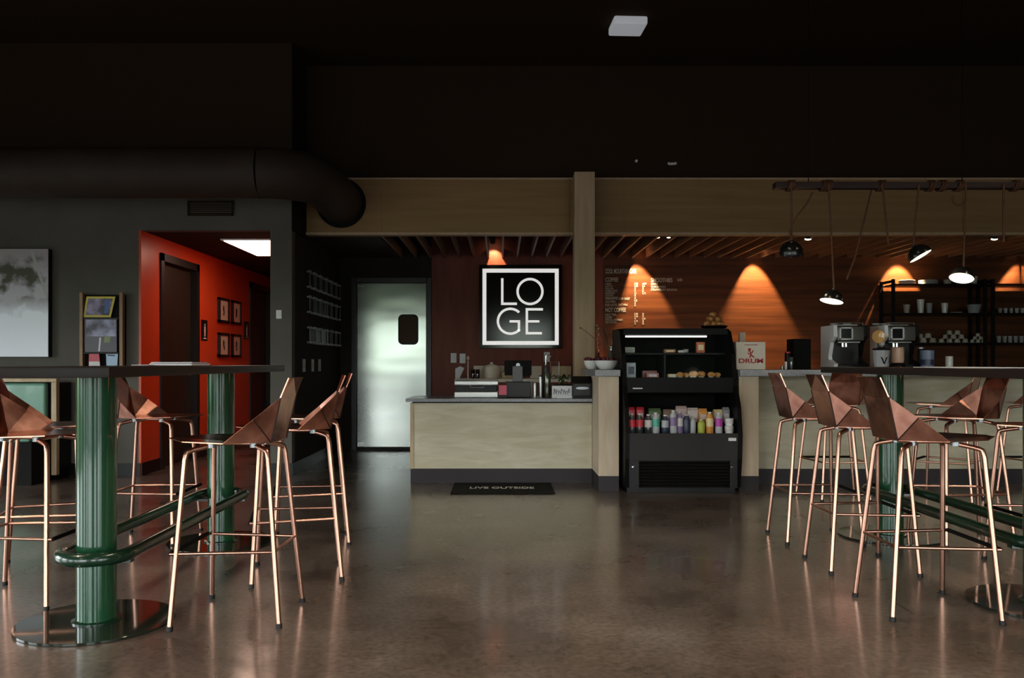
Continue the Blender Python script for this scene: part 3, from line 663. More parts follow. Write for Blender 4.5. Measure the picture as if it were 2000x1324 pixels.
MB().prism([(-.02, 0), (-.03, .14), (-.01, .175), (.06, .205), (.16, .205), (.16, 0)], -.092, .088).build('body', M['black'], t)
MB().rbox(-.084, .078, -.036, -.01, .02, .14, .008).build('face_plate', M['greymetal'], t)
MB().lathe([(.0, 0), (.04, .0), (.04, .003)], 24, 0, Matrix.Translation((.0, -.039, .095)) @ Matrix.Diagonal((1.5, 1, .32, 1)) @ Matrix.Rotation(-PI / 2, 4, 'X')).build('oval_mark', M['zinc'], t)
t = thing('picture_card', 'white card with a black line drawing beside the napkin dispenser', 'card', (px(1098, 8.0), 8.0, ZT))
MB().rbox(-.096, .09, 0, .006, .0, .115, .001).build('card', M['paper'], t)
for k in range(7):
    MB().tube([(-.08 + k * .022, -.002, .035), (-.075 + k * .023, -.002, .09 - .01 * (k % 3)), (-.062 + k * .022, -.002, .05 + .012 * (k % 2))], .003, 6).build('line_drawing', M['blackink'], t)
MB().rbox(-.05, .09, -.05, -.02, 0, .022, .002).build('paper_slip', M['paper'], t)
def jar(name, lab, cat, x, Y_, z, r, h, m_, lid=None, liquid=None, group=None):
    p = thing(name, lab, cat, (px(x, Y_), Y_, z), 0, group)
    MB().lathe([(r * .92, 0), (r, .01), (r, h * .97), (r * .95, h)], 20).build('body', m_, p, 40)
    if lid: MB().cyl((0, 0), r * 1.03, h, h + .012, 20).build('lid', lid, p, 40)
    return p
smoke = cm('smoked glass', (.10, .11, .10), .08, coat=.5, metal=.3); amb = cm('olive glass', (.06, .06, .03), .1, coat=.4)
jar('steel_tumbler', 'slim steel tumbler next to the point of sale base', 'tumbler', 1045, 8.05, ZT, .016, .14, M['steelplain'])
jar('steel_canister', 'tall steel canister on the low counter', 'canister', 1056, 8.1, ZT, .018, .20, M['steelplain'], M['black'])
jar('olive_bottle', 'dark olive bottle on the low counter behind the picture card', 'bottle', 1069, 8.12, ZT, .03, .23, amb, M['black'])
jar('white_cup', 'short white cup behind the point of sale stand', 'cup', 1036, 8.45, ZT, .022, .15, M['porcelain'])
p = thing('pump_bottle', 'slim syrup bottle with chrome pump on the low counter', 'bottle', (px(1066, 8.3), 8.3, ZT))
MB().lathe([(.03, 0), (.032, .02), (.032, .22), (.014, .28), (.014, .33)], 18).build('body', smoke, p, 40)
MB().tube([(0, 0, .33), (0, 0, .40), (.04, -.01, .405), (.045, -.01, .39)], .007).build('pump', M['chrome'], p, 40)
p = thing('wire_rack', 'thin wire rack beside the syrup bottle', 'rack', (px(1083, 8.35), 8.35, ZT))
MB().tube([(-.04, 0, 0), (-.04, 0, .34), (.045, 0, .34), (.045, 0, 0)], .004, 8).build('wire_frame', M['zinc'], p, 40)
MB().tube([(-.04, 0, .2), (.045, 0, .2)], .003, 8).build('wire_shelf', M['zinc'], p)
p = thing('plant_bowl', 'dark bowl of green leaves behind the picture card', 'plant', (px(1100, 8.25), 8.25, ZT))
MB().lathe([(.05, 0), (.09, .06), (.10, .12), (.094, .12), (.08, .06), (0, .02)], 22).build('bowl', M['black'], p, 50)
lf = MB()
for k in range(46):
    a, r_, h = random.uniform(0, 2 * PI), random.uniform(.02, .1), random.uniform(.10, .21)
    T = Matrix.Translation((r_ * math.cos(a), r_ * math.sin(a) * .7, h)) @ Matrix.Rotation(a, 4, 'Z') @ Matrix.Rotation(random.uniform(-.9, .9), 4, 'Y')
    lf.add([(-.028, 0, 0), (0, -.012, .004), (.03, 0, 0), (0, .012, .004), (0, 0, -.003)], [(0, 1, 4), (1, 2, 4), (2, 3, 4), (3, 0, 4), (0, 3, 2, 1)], 0, T)
lf.build('leaves', M['leafdark'], p)
# back counter things
ZK = .931; YK = 10.4
pack('cutting_board', 'long cream board standing against the maroon wall', 'board', 925, 985, 718, 742, 10.75, M['cream'], .025, ZK)
p = thing('flour_canister', 'round cream canister with a knob lid on the back counter', 'canister', (px(960, 10.6), 10.6, ZK))
MB().lathe([(.10, 0), (.11, .02), (.11, .13), (.09, .155), (.02, .175)], 28).build('body', M['cream'], p, 50)
MB().ball((0, 0, .185), .022, 1, 1, .7, 8).build('lid_knob', M['porcelain'], p, 60)
pack('wooden_tray', 'pale wooden tray on the back counter beside the screen', 'tray', 980, 1006, 730, 742, 10.45, M['lightwood'], .2, ZK)
for xx, nm in ((924, 'nearer the whisk'), (933, 'nearer the canister')):
    jar('syrup_bottle', 'small dark syrup bottle on the back counter, %s' % nm, 'bottle', xx, 10.42, ZK, .026, .10, cm('dark brown glass', (.03, .012, .008), .1, coat=.5), M['black'], None, 'pair of dark syrup bottles')
p = thing('whisk_tool', 'upright pale wooden spoon leaning over the steel appliance', 'spoon', (px(914, 10.38), 10.38, ZK))
MB().tube([(0, 0, 0), (0, .01, .22)], .008, 8).build('handle', M['card'], p, 40)
MB().ball((0, .012, .25), .018, 1, .4, 1.4, 8).build('spoon_bowl', M['card'], p, 60)
p = thing('folded_menu', 'folded white paper leaning on the back counter end', 'paper', (px(897, 10.4), 10.4, ZK))
MB().add([(-.05, 0, 0), (.0, .02, 0), (.06, .03, .13), (.01, .01, .15), (-.05, -.002, .12)], [(0, 1, 2, 3, 4)]).build('sheet', M['paper'], p).modifiers.new('Solidify', 'SOLIDIFY').thickness = .004
pack('wooden_crate', 'low pale wood crate on the back counter near the pillar', 'crate', 1078, 1116, 718, 742, 10.5, M['lightwood'], .2, ZK)
pack('counter_box', 'olive cardboard box behind the screen stand on the back counter', 'box', 1036, 1058, 718, 742, 10.5, M['card'], .15, ZK)
# bowls, twigs on the pier
for xx, yy, r_, lab in ((1157, 7.95, .082, 'white bowl of dark berries on the pillar side of the raised worktop'), (1184, 7.72, .105, 'larger white bowl beside the display case')):
    p = thing('serving_bowl', lab, 'bowl', (px(xx, yy), yy, 1.063), 0, 'white bowls on the raised worktop')
    MB().lathe([(r_ * .5, 0), (r_ * .62, .004), (r_ * .9, .04), (r_, .08), (r_ * .97, .08), (r_ * .85, .045), (0, .02)], 28).build('bowl', M['porcelain'], p, 50)
    bm_ = MB()
    for k in range(22):
        a, rr = random.uniform(0, 2 * PI), r_ * .8 * math.sqrt(random.random()); bm_.ball((rr * math.cos(a), rr * math.sin(a), .078 + random.uniform(-.008, .02)), random.uniform(.014, .02), n=5)
    o = bm_.build('berries', M['berry'], p, 60, kind='stuff')
p = thing('twig_vase', 'dark glass vase of dried twigs beside the display case', 'vase', (px(1195, 8.3), 8.3, 1.063))
MB().lathe([(.04, 0), (.045, .02), (.04, .12), (.025, .18), (.03, .22)], 20).build('vase', smoke, p, 40)
tw = MB()
for k in range(7):
    a = random.uniform(-.5, .5); pts = [(0, 0, .15)]
    for j in range(1, 6): pts.append((a * .12 * j + random.uniform(-.01, .01), random.uniform(-.02, .02), .15 + j * .05))
    tw.tube(pts, .0035, 6)
    tw.ball(pts[-1], .009, n=5)
tw.build('twigs', mat('brown dried twigs', (.16, .09, .05), .7), p, 60)
MB().rbox(-.005, .035, -.04, -.036, .235, .275, .001).build('white_tag', M['white'], p)
p = thing('twig_vase', 'slim dark bottle holding a single blossom twig beside the pillar', 'vase', (px(1168, 8.4), 8.4, 1.063))
MB().lathe([(.022, 0), (.024, .02), (.022, .09), (.01, .13), (.012, .16)], 16).build('vase', M['black'], p, 40)
tw = MB(); pts = [(0, 0, .1), (.004, 0, .18), (-.006, 0, .26), (.002, 0, .34), (-.004, 0, .40)]; tw.tube(pts, .004, 6)
for q in pts[1:]: tw.ball((q[0] + .008, q[1], q[2]), .011, n=5); tw.ball((q[0] - .007, q[1], q[2] + .03), .009, n=5)
tw.build('twig', M['twig'], p, 60)

# ------------------------------------------------------------------ things on the raised bar
ZR = 1.063
p = thing('coffee_bag_box', 'cream coffee carton with red running figure mark reading DRUM', 'carton', (px(1466.5, 7.55), 7.55, ZR))
hw = (px(1495.5, 7.55) - px(1438, 7.55)) / 2; hh = 54 * 7.55 / F
MB().rbox(-hw, hw, 0, .13, 0, hh, .004).build('carton', M['card'] if False else cm('cream carton', (.70, .63, .53), .6), p)
o = text_mesh('lettering', 'DRUM', .062, M['redink'], (0, -.002, .058), p, align='CENTER', bold=.0016)
w0 = max(v.co.x for v in o.data.vertices) - min(v.co.x for v in o.data.vertices); o.scale.x = 48 * 7.5 / F / w0; o.scale.y = .9
o = text_mesh('small_lettering', 'COFFEE ROASTERS', .014, M['redink'], (0, -.002, hh - .032), p, align='CENTER')
fg = MB(); fg.tube([(-.025, -.002, .17), (-.005, -.002, .155), (.0, -.002, .13), (-.01, -.002, .105)], .006, 6); fg.tube([(.0, -.002, .13), (.022, -.002, .112), (.03, -.002, .11)], .006, 6)
fg.tube([(-.03, -.002, .15), (-.015, -.002, .135), (.01, -.002, .15), (.02, -.002, .17)], .005, 6); fg.ball((-.012, -.002, .178), .013, 1, .2, 1, 8)
fg.build('figure_mark', M['redink'], p)
jar('bar_bottle', 'dark bottle with a red label on the raised bar', 'bottle', 1538, 7.9, ZR, .026, .15, M['black'], red)
jar('tall_glass', 'tall clear glass beside the dark bottle on the raised bar', 'glass', 1545, 7.75, ZR, .018, .11, smoke)
jar('white_candle', 'short white candle on the raised bar', 'candle', 1535, 7.7, ZR, .011, .07, M['white'])
jar('spoon_pot', 'small steel pot on the raised bar behind the candle', 'pot', 1528, 7.75, ZR, .016, .03, M['steelplain'])
pack('speaker_box', 'black box behind the bottle on the raised bar', 'box', 1550, 1584, 662, 721, 8.1, M['blackmat'], .2, ZR)
pack('paper_bag', 'small kraft paper bag behind the coffee carton', 'bag', 1444, 1456, 648, 720, 7.8, M['card'], .03, ZR)
# coffee machines
chr2 = cm('pale satin side panel', (.86, .87, .88), .35)
def machine(x0, x1, Y_, lab, warm=False):
    X0_ = px(x0, Y_ + .3); w_ = px(x1, Y_) - X0_; h = (VY - 633) * Y_ / F + CAMH - ZR
    p = thing('coffee_machine', lab, 'coffee machine', (X0_, Y_, ZR), 0, 'coffee machines on the raised bar')
    side = [(-.02, .0), (-.03, .05), (.10, .09), (.11, .12), (.06, .25), (-.02, .30), (-.01, h - .01), (.30, h - .01), (.30, 0)]
    MB().prism(side, 0, .035).build('side_panel', chr2, p)
    MB().prism(side, w_ - .035, w_).build('side_panel', M['black'], p)
    MB().rbox(.035, w_ - .035, .10, .298, .02, h - .04, .006).build('body', fp, p)
    MB().rbox(.035, w_ - .035, -.02, .10, h - .155, h - .02, .012).build('brew_head', cm('taupe machine front', (.11, .10, .09), .35, metal=.3), p, 40)
    sc = MB(); a, b_, c_, d_ = w_ * .16, w_ * .55, h - .145, h - .03
    for q in ((a, b_, c_, c_ + .012), (a, b_, d_ - .012, d_), (a, a + .014, c_, d_), (b_ - .014, b_, c_, d_)): sc.box(q[0], q[1], -.03, -.018, q[2], q[3])
    sc.build('screen_frame', M['white'], p)
    MB().box(a + .014, b_ - .014, -.024, -.018, c_ + .012, d_ - .012).build('screen', M['screen'], p)
    MB().rbox(w_ * .12, w_ * .76, -.03, .0, h - .175, h - .162, .004).build('chrome_strip', M['steelplain'], p)
    MB().rbox(.035, w_ - .035, -.04, .16, 0, .045, .006).build('drip_tray', M['black'], p)
    for q in (.32, .42): MB().tube([(w_ * q, .03, h - .17), (w_ * q, .03, h - .21)], .012).build('spout', M['chrome'], p, 40)
    MB().tube([(w_ * .12, .02, h - .008), (w_ * .12, .02, h + .012), (w_ * .9, .02, h + .012), (w_ * .9, .02, h - .008)], .005, 8).build('cup_rail', M['steelplain'], p, 40)
    MB().rbox(w_ * .2, w_ * .8, .06, .28, h - .012, h - .0, .004).build('cup_tray', M['steelplain'], p)
    return h
hm = machine(1603, 1694, 7.88, 'first coffee machine with bright side panel beside the dark gap')
hm = machine(1699, 1794, 7.88, 'second coffee machine standing behind the glass blender jug')
for k, (xx, nm) in enumerate(((1630, 'over the screen of the first machine'), (1655, 'at the second machine side of the first machine'), (1712, 'at the near corner of the second machine'), (1729, 'over the screen of the second machine'))):
    tag(MB().lathe([(.028, 0), (.04, .008), (.042, .014), (.035, .016), (.0, .012)], 20).build('saucer', M['porcelain'], None, 40, None), 'pale saucer lying on the cup tray %s' % nm, 'saucer', 'saucers on the machines')
    bpy.context.scene.collection.objects[-1].location = (px(xx, 8.1), 8.1, ZR + hm + .001)
p = thing('amber_plate', 'round amber glass plate before the second machine head', 'plate', (px(1715, 7.8), 7.8, ZR + .30))
MB().lathe([(.0, 0), (.05, .004), (.062, .016), (.058, .018), (.02, .008), (0, .008)], 28, 0, Matrix.Rotation(PI / 2, 4, 'X')).build('disc', cm('amber plate', (.75, .42, .15), .2, coat=.4), p, 40)
MB().tube([(0, 0, -.06), (0, 0, -.30)], .006).build('stand', M['black'], p, 40)
p = thing('blender_jug', 'clear ribbed blender jug with black lid on the raised bar', 'jug', (px(1721, 7.55), 7.55, ZR))
MB().lathe([(.052, 0), (.058, .01), (.072, .17), (.068, .17), (.054, .014), (0, .012)], 12).build('jug', cm('frosted jug', (.62, .62, .64), .1, alpha=.55), p, 20)
MB().rbox(-.06, .06, -.05, .05, .17, .19, .01).build('lid', M['black'], p)
MB().lathe([(.02, .19), (.035, .2), (.03, .215)], 16).build('lid_cap', M['steelplain'], p, 40)
MB().tube([(-.06, -.02, .16), (-.02, -.06, .10), (.0, -.06, .05)], .006).tube([(.06, -.02, .16), (.02, -.06, .10), (.0, -.06, .05)], .006).build('blade_arms', M['blackmat'], p, 40)
p = thing('coffee_grinder', 'compact grinder with cream hopper beside the blender jug', 'grinder', (px(1753, 7.6), 7.6, ZR))
MB().lathe([(.07, 0), (.072, .03), (.06, .05), (.045, .06)], 24).build('base', M['black'], p, 40)
MB().lathe([(.05, .06), (.055, .08), (.055, .19), (.045, .20)], 24).build('hopper', cm('peach hopper', (.62, .38, .26), .3), p, 40)
p = thing('ice_bucket', 'pale blue patterned canister beside the second machine', 'canister', (px(1811, 7.75), 7.75, ZR))
MB().lathe([(.05, 0), (.055, .01), (.058, .17), (.05, .175)], 20).build('body', cm('blue patterned', (.22, .27, .38), .4), p, 40)
MB().lathe([(.059, .04), (.0595, .09)], 20, cap=False).build('pattern_band', navy, p, 40)
jar('dark_flask', 'black flask right behind the blue canister', 'flask', 1799, 7.9, ZR, .03, .19, M['black'], M['zinc'])
jar('paper_cup', 'white paper cup standing alone on the raised bar', 'cup', 1854, 7.9, ZR, .033, .12, M['porcelain'])

# ------------------------------------------------------------------ wall shelves with crockery
YSH = 10.62
def shelf_unit(x0, x1, lab):
    p = thing('shelf_unit', lab, 'shelf', (0, 0, 0), 0, 'black shelf units on the plank wall')
    X0, X1 = px(x0, YSH), px(x1, YSH)
    for xx in (X0, X1 - .035):
        for yy in (YSH, YB - .045): MB().box(xx, xx + .035, yy, yy + .03, .931, 2.17).build('post', M['black'], p)
        MB().box(xx, xx + .035, YSH + .03, YB - .045, 2.13, 2.16).build('side_rail', M['black'], p)
    for yy in (554, 611, 669): MB().rbox(X0 + .035, X1 - .035, YSH - .0, YB - .02, pz(yy + 3, YSH), pz(yy, YSH), .002).build('shelf_board', M['black'], p)
    return X0, X1
shelf_unit(1743, 1928, 'black steel shelf unit of white crockery behind the machines')
shelf_unit(1938, 2118, 'black steel shelf unit of glasses at the frame end')
zs = [pz(y, YSH) + .001 for y in (554, 611, 669)]
def cup_at(name, lab, cat, x, z, r, h, m_, group, flip=False, Y_=YSH + .12, handle=False):
    p = thing(name, lab, cat, (px(x, Y_), Y_, z), 0, group)
    pr = [(r * .7, 0), (r, h), (r * .94, h), (r * .62, h * .08), (0, h * .08)]
    if flip: pr = [(a, h - b_) for a, b_ in pr]
    MB().lathe(pr, 18).build('cup', m_, p, 40)
    if handle:
        MB().tube([(r * .85, 0, h * .75), (r * 1.35, 0, h * .7), (r * 1.35, 0, h * .35), (r * .8, 0, h * .3)], .004, 6).build('handle', m_, p, 40)
    return p
gm = cm('crockery glaze', (.48, .45, .38), .3)
for k, (xx, w_, lab) in enumerate(((1771, .10, 'stack of white plates on the top shelf under the light pool'), (1813, .115, 'stack of pink lit plates on the top shelf beside the white stack'))):
    p = thing('plate_stack', lab, 'plates', (px(xx, YSH + .16), YSH + .16, zs[0]))
    for q in range(5): MB().lathe([(w_ * .6, 0), (w_, .008), (w_ * .98, .012), (0, .006)], 24, 0, Matrix.Translation((0, 0, q * .011))).build('plate', M['porcelain'], p, 40)
for xx, lab, r_, h_ in ((1851, 'small bowl on the top shelf beside the plate stacks', .05, .06), (1902, 'fluted glass bowl at the end of the top shelf', .045, .10)):
    cup_at('shelf_bowl', lab, 'bowl', xx, zs[0], r_, h_, gm, 'bowls on the top shelf')
for xx, lab, r_, h_, m_ in ((1771, 'flared grey cup on the middle shelf', .042, .11, gm), (1798, 'tall white jug on the middle shelf', .045, .175, M['porcelain']), (1815, 'grey glass on the middle shelf behind the tall jug', .038, .13, grey),
                            (1845, 'pinkish white tumbler on the middle shelf', .042, .13, M['porcelain']), (1902, 'wide grey pot on the middle shelf', .085, .11, grey)):
    cup_at('shelf_vessel', lab, 'vessel', xx, zs[1], r_, h_, m_, 'vessels on the middle shelf')
p = thing('flat_dish', 'thin flat dish on the middle shelf', 'dish', (px(1868, YSH + .12), YSH + .12, zs[1]))
MB().lathe([(.05, 0), (.075, .01), (.072, .014), (0, .006)], 24).build('dish', M['porcelain'], p, 40)
MB().lathe([(.05, 0), (.05, .003)], 24).build('foot_ring', gm, p)
ordn = ('first', 'second', 'third', 'fourth', 'fifth', 'sixth', 'seventh', 'eighth')
def pyramid(x0, dx, counts, pn, r=.036, h=.05):
    for rw, n in enumerate(counts):
        for q in range(n):
            xx = x0 + (q + rw * .5) * dx
            rown = ('bottom', 'second', 'top')[rw] if len(counts) == 3 else ('bottom', 'top')[rw]
            cup_at('espresso_cup', 'upturned cup, %s in the %s row of the %s pile' % (ordn[q], rown, pn), 'cup', xx, zs[2] + rw * (h + .002), r, h, gm, 'cups piled on the bottom shelf', True)
pyramid(1803, 19, (2, 1), 'machine side', .042, .058)
pyramid(1839, 15.4, (4, 3, 2), 'middle')
pyramid(1899, 11, (3, 2, 1), 'post side', .028, .038)
cup_at('espresso_cup', 'single upturned cup leaning above the machine side pile', 'cup', 1798.5, zs[2] + .06, .03, .05, gm, 'cups piled on the bottom shelf', True)
for k in range(6):
    cup_at('shelf_glass', 'short glass on the middle board of the end shelf unit, %s from the post' % ordn[k], 'glass', 1953 + k * 11, zs[1], .026, .065, cm('cloudy glass', (.5, .5, .5), .1, alpha=.5), 'glasses on the end shelf unit')
    cup_at('shelf_glass', 'stemless glass on the bottom board of the end shelf unit, %s from the post' % ordn[k], 'glass', 1951 + k * 11, zs[2], .028, .085, M['cloudy glass'], 'glasses on the end shelf unit')

# ------------------------------------------------------------------ bar tables
def table(name, lab, X_, Yn, Yf, y0, y1, x0, x1, zt, rail_r=.14):
    p = thing(name, lab, 'table', (X_, (Yn + Yf) / 2, 0), 0, 'long bar tables on green columns')
    yc = (Yn + Yf) / 2
    tt = MB().rbox(x0 - X_, x1 - X_, y0 - yc, y1 - yc, zt - .041, zt, .005); tt.build('tabletop', M['tabletop'], p, 40)
    for Y_ in (Yn, Yf):
        yy = Y_ - yc
        MB().lathe([(.318, 0), (.32, .002), (.32, .0115), (.3195, .012), (0, .012)], 64, 0, Matrix.Translation((0, yy, 0))).build('base_plate', M['bronze'], p, 25)
        c = MB().lathe([(.081, .012), (.081, zt - .047)], 48, 0, Matrix.Translation((0, yy, 0))); c.build('column', M['green'], p, 40)
        MB().lathe([(.10, .012), (.10, .018), (.083, .022)], 40, 0, Matrix.Translation((0, yy, 0)), cap=False).build('column_collar', M['greendk'], p, 40)
        MB().box(-.12, .12, yy - .09, yy + .09, zt - .047, zt - .041).build('mounting_plate', M['black'], p)
        for s_ in (-1, 1): MB().box(*(sorted((s_ * .075, s_ * (rail_r + .015)))), yy - .02, yy + .02, .262, .276).build('rail_bracket', M['greendk'], p)
    a, b_ = Yn - yc, Yf - yc; pts = []
    for k in range(13): t_ = PI + PI * k / 12; pts.append((rail_r * math.cos(t_), a + rail_r * math.sin(t_), .30))
    for k in range(1, 12): pts.append((rail_r, a + (b_ - a) * k / 12, .30))
    for k in range(13): t_ = PI * k / 12; pts.append((rail_r * math.cos(t_), b_ + rail_r * math.sin(t_), .30))
    for k in range(1, 12): pts.append((-rail_r, b_ + (a - b_) * k / 12, .30))
    MB().tube(pts, .029, 16, closed=True).build('foot_rail', M['greendk'], p, 40)
table('bar_table', 'dark topped bar table on green columns beside the red hall', -1.745, 3.67, 5.3, 3.15, 5.7, -2.05, -1.45, 1.106)
table('bar_table', 'dark topped bar table on green columns before the coffee machines', 2.52, 3.95, 5.50, 3.42, 5.9, 2.22, 2.82, 1.094)

# ------------------------------------------------------------------ stools
s = thing('bar_stool', 'x', 'stool', (0, 0, 0), 0, 'folded copper bar stools')
def solid(o, th=.004): md_ = o.modifiers.new('Solidify', 'SOLIDIFY'); md_.thickness = th; md_.offset = 0; return o
R_ = (-.165, .12, .778); S_ = (.0, .245, .783); F_ = (.19, .20, .786); T_ = (.315, .035, .788)
mr_ = lambda v: (v[0], -v[1], v[2])
st = MB().add([R_, S_, F_, T_, mr_(T_), mr_(F_), mr_(S_), mr_(R_), (-.165, 0, .772), (.02, 0, .768), (.315, 0, .786)],
              [(0, 1, 9, 8), (1, 2, 9), (2, 3, 10, 9), (7, 8, 9, 6), (6, 9, 5), (5, 9, 10, 4)])
solid(st.build('seat', M['copper'], s))
K_ = (-.208, .125, .97); B_ = (-.243, .12, 1.056); M_ = (-.115, .205, .882)
bk = MB().add([R_, K_, B_, mr_(B_), mr_(K_), mr_(R_), (-.232, 0, 1.056), (-.165, 0, .775), (-.205, 0, .96)], [(0, 1, 8, 7), (1, 2, 6, 8), (5, 7, 8, 4), (4, 8, 6, 3)])
bo = solid(bk.build('backrest', M['copper'], s), .005)
for sg_ in (1, -1):
    q = (lambda v: v) if sg_ == 1 else mr_
    solid(MB().add([q(R_), q(K_), q(M_), q(S_)], [(0, 1, 2), (0, 2, 3)]).build('side_wing', M['copperwing'], s), .004)
    rv, mv, kv, sv = (Vector(q(v_)) for v_ in (R_, M_, K_, S_))
    nn = ((mv - rv).cross(kv - rv)).normalized(); nn = nn if nn.y * sg_ > 0 else -nn
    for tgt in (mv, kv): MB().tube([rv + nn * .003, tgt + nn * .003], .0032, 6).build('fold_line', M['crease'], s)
def legpath(f, tp, inn):
    f, tp, inn = Vector((*f, .008)), Vector((*tp, .742)), Vector((*inn, .762)); d1 = (f - tp).normalized(); d2 = (inn - tp).normalized()
    return [f, tp + d1 * .2, tp + d1 * .035, tp + d1 * .016 + d2 * .003, tp + (d1 + d2) * .005, tp + d2 * .016 + d1 * .002, tp + d2 * .035, inn]
legs = []
for sg_ in (1, -1):
    for f, tp, inn in (((.2225, .2475), (.185, .172), (.10, .10)), ((-.2225, .195), (-.156, .135), (-.08, .075))):
        f, tp, inn = (f[0], f[1] * sg_), (tp[0], tp[1] * sg_), (inn[0], inn[1] * sg_)
        lp = legpath(f, tp, inn); lo_ = MB().tube(lp, .0112, 12).build('leg', M['copperleg'], s, 60)
        d_ = (lp[1] - lp[0]).normalized()
        MB().tube([lp[0] - d_ * .008, lp[0] + d_ * .012], .0135, 12).build('foot_cap', M['rubber'], lo_, 40)
        MB().cyl((inn[0], inn[1]), .02, .752, .772, 14).build('seat_mount', M['zinc'], s, 40)
MB().tube([(.10, .10, .762), (.10, -.10, .762)], .009).tube([(-.08, .075, .762), (-.08, -.075, .762)], .009).tube([(0.10, 0, .762), (-.08, 0, .762)], .009).build('under_frame', M['copperleg'], s, 40)
zr_ = .316; fx, fy, rx_, ry = .206, .2155, -.194, .1695
for sg_ in (1, -1): MB().tube([(rx_, sg_ * ry, zr_), (fx + .028, sg_ * (fy + .002), zr_)], .0075, 10).build('side_rail', M['copperleg'], s, 40)
MB().tube([(rx_, ry, zr_), (rx_, -ry, zr_)], .007, 10).build('rear_rail', M['copperleg'], s, 40)
MB().tube([(fx + .026, fy, zr_), (fx + .026, -fy, zr_)], .0095, 10).build('foot_bar', M['blackmat'], s, 40)
proto = s
def face(dx, dy): return math.atan2(dy, dx)
stools = [
    (-1.155, 3.79, face(-1, .02), 'copper bar stool with empty seat nearest the camera at the left table, floor side'),
    (-1.078, 4.52, face(-.975, -.22), 'copper bar stool turned slightly outward in the middle of the left table floor side'),
    (-1.19, 5.36, face(-.975, -.22), 'copper bar stool behind two others at the far end of the left table, floor side'),
    (-2.277, 4.09, face(1, 0), 'copper bar stool cut by the frame between green column and booth bench'),
    (-2.49, 4.64, face(.955, .30), 'dark copper bar stool before the green booth cushion, half hidden by the next stool'),
    (-2.22, 5.42, face(1, 0), 'copper bar stool with a glowing orange wing before the red hall door'),
    (1.922, 3.88, face(1, 0), 'large pink lit copper bar stool nearest the camera at the right table'),
    (1.97, 4.69, face(1, 0), 'copper bar stool second along the aisle side of the right table'),
    (1.985, 5.42, face(1, 0), 'copper bar stool at the aisle end of the right table beside the pier'),
    (2.91, 5.37, face(-1, 0), 'dark copper bar stool across the right table at its counter end'),
    (2.98, 4.60, face(-1, 0), 'dark copper bar stool across the right table cut by the frame'),
    (2.78, 7.06, face(0, 1), 'copper bar stool tucked under the raised bar beyond the right table'),
    (3.68, 7.0, face(-.75, .65), 'copper bar stool angled away at the raised bar below the paper cup'),
    (4.50, 7.06, face(0, 1), 'copper bar stool at the raised bar cut by the frame edge'),
]
for i, (X_, Y_, rz, lab) in enumerate(stools):
    if i == 0: s.location = (X_, Y_, 0); s.rotation_euler = (0, 0, rz); s['label'] = lab
    else: copy_tree(proto, (X_, Y_, 0), rz, lab)

# ------------------------------------------------------------------ magazines, papers
def magazine(x0, x1, Y_, z, th, d_, lab, m1, rz=0):
    X0, X1 = px(x0, Y_), px(x1, Y_)
    p = thing('magazine', lab, 'magazine', ((X0 + X1) / 2, Y_, z), rz, 'reading matter on the left table')
    w_ = (X1 - X0) / 2
    MB().rbox(-w_, w_, -d_ / 2, d_ / 2, 0, th * .9, .002).build('pages', M['paper'], p)
    MB().rbox(-w_ - .001, w_ + .001, -d_ / 2 - .001, d_ / 2 + .001, th * .9, th, .001).build('cover', m1, p)
magazine(312, 393, 4.64, 1.107, .012, .28, 'lower glossy magazine with a violet spine on the left table', purp)
magazine(313, 390, 4.64, 1.1195, .006, .27, 'upper white magazine on top of the violet one', M['paper'], .04)
magazine(268, 300, 4.5, 1.107, .005, .18, 'thin folded leaflet lying beside the magazines', cm('pale pink paper', (.6, .45, .42)), .1)
# papers on the right table
for k, (yy, dx, lab) in enumerate(((4.12, .0, 'white sheet of paper on the right table, nearer sheet'), (4.48, .01, 'white sheet of paper on the right table, farther sheet'))):
    p = thing('paper_sheet', lab, 'paper', (2.40, yy, 1.0955), .04 - .1 * k, 'papers on the right table')
    MB().rbox(-.15, .15, -.17, .17, 0, .004, .001).build('sheet', M['paper'], p)
    MB().box(-.11, .11, -.12, -.10, .004, .0045).box(-.11, .08, -.06, -.05, .004, .0045).build('printed_lines', M['zinc'], p)

# ------------------------------------------------------------------ booth, picture, magazine rack on the left wall
t = thing('booth_bench', 'green leather booth bench in a light wood frame', 'bench')
bx0, bx1 = -6.6, px(110, 8.1)
bz = pz(739, 8.1)
fr = MB(); fr.rbox(bx0, bx1, 8.1, 8.16, bz - .035, bz, .006).rbox(bx1 - .05, bx1, 8.1, 8.16, .05, bz - .035, .006); fr.build('frame', M['lightwood'], t)
MB().rbox(bx0, bx1 - .02, 8.2, 8.42, .1, bz - .04, .01).build('back_board', M['black'], t)
for k in range(4):
    xb = bx1 - .09 - k * .58
    MB().rbox(xb - .55, xb - .03, 8.12, 8.2, .45, bz - .045, .03, seg=4).build('back_cushion', M['leather'], t, 60)
MB().rbox(bx0, bx1 - .05, 7.72, 8.12, .40, .50, .03, seg=4).build('seat_cushion', M['leather'], t, 60)
MB().box(bx0, bx1 - .05, 7.76, 8.42, .0, .40).build('base', M['blackmat'], t)
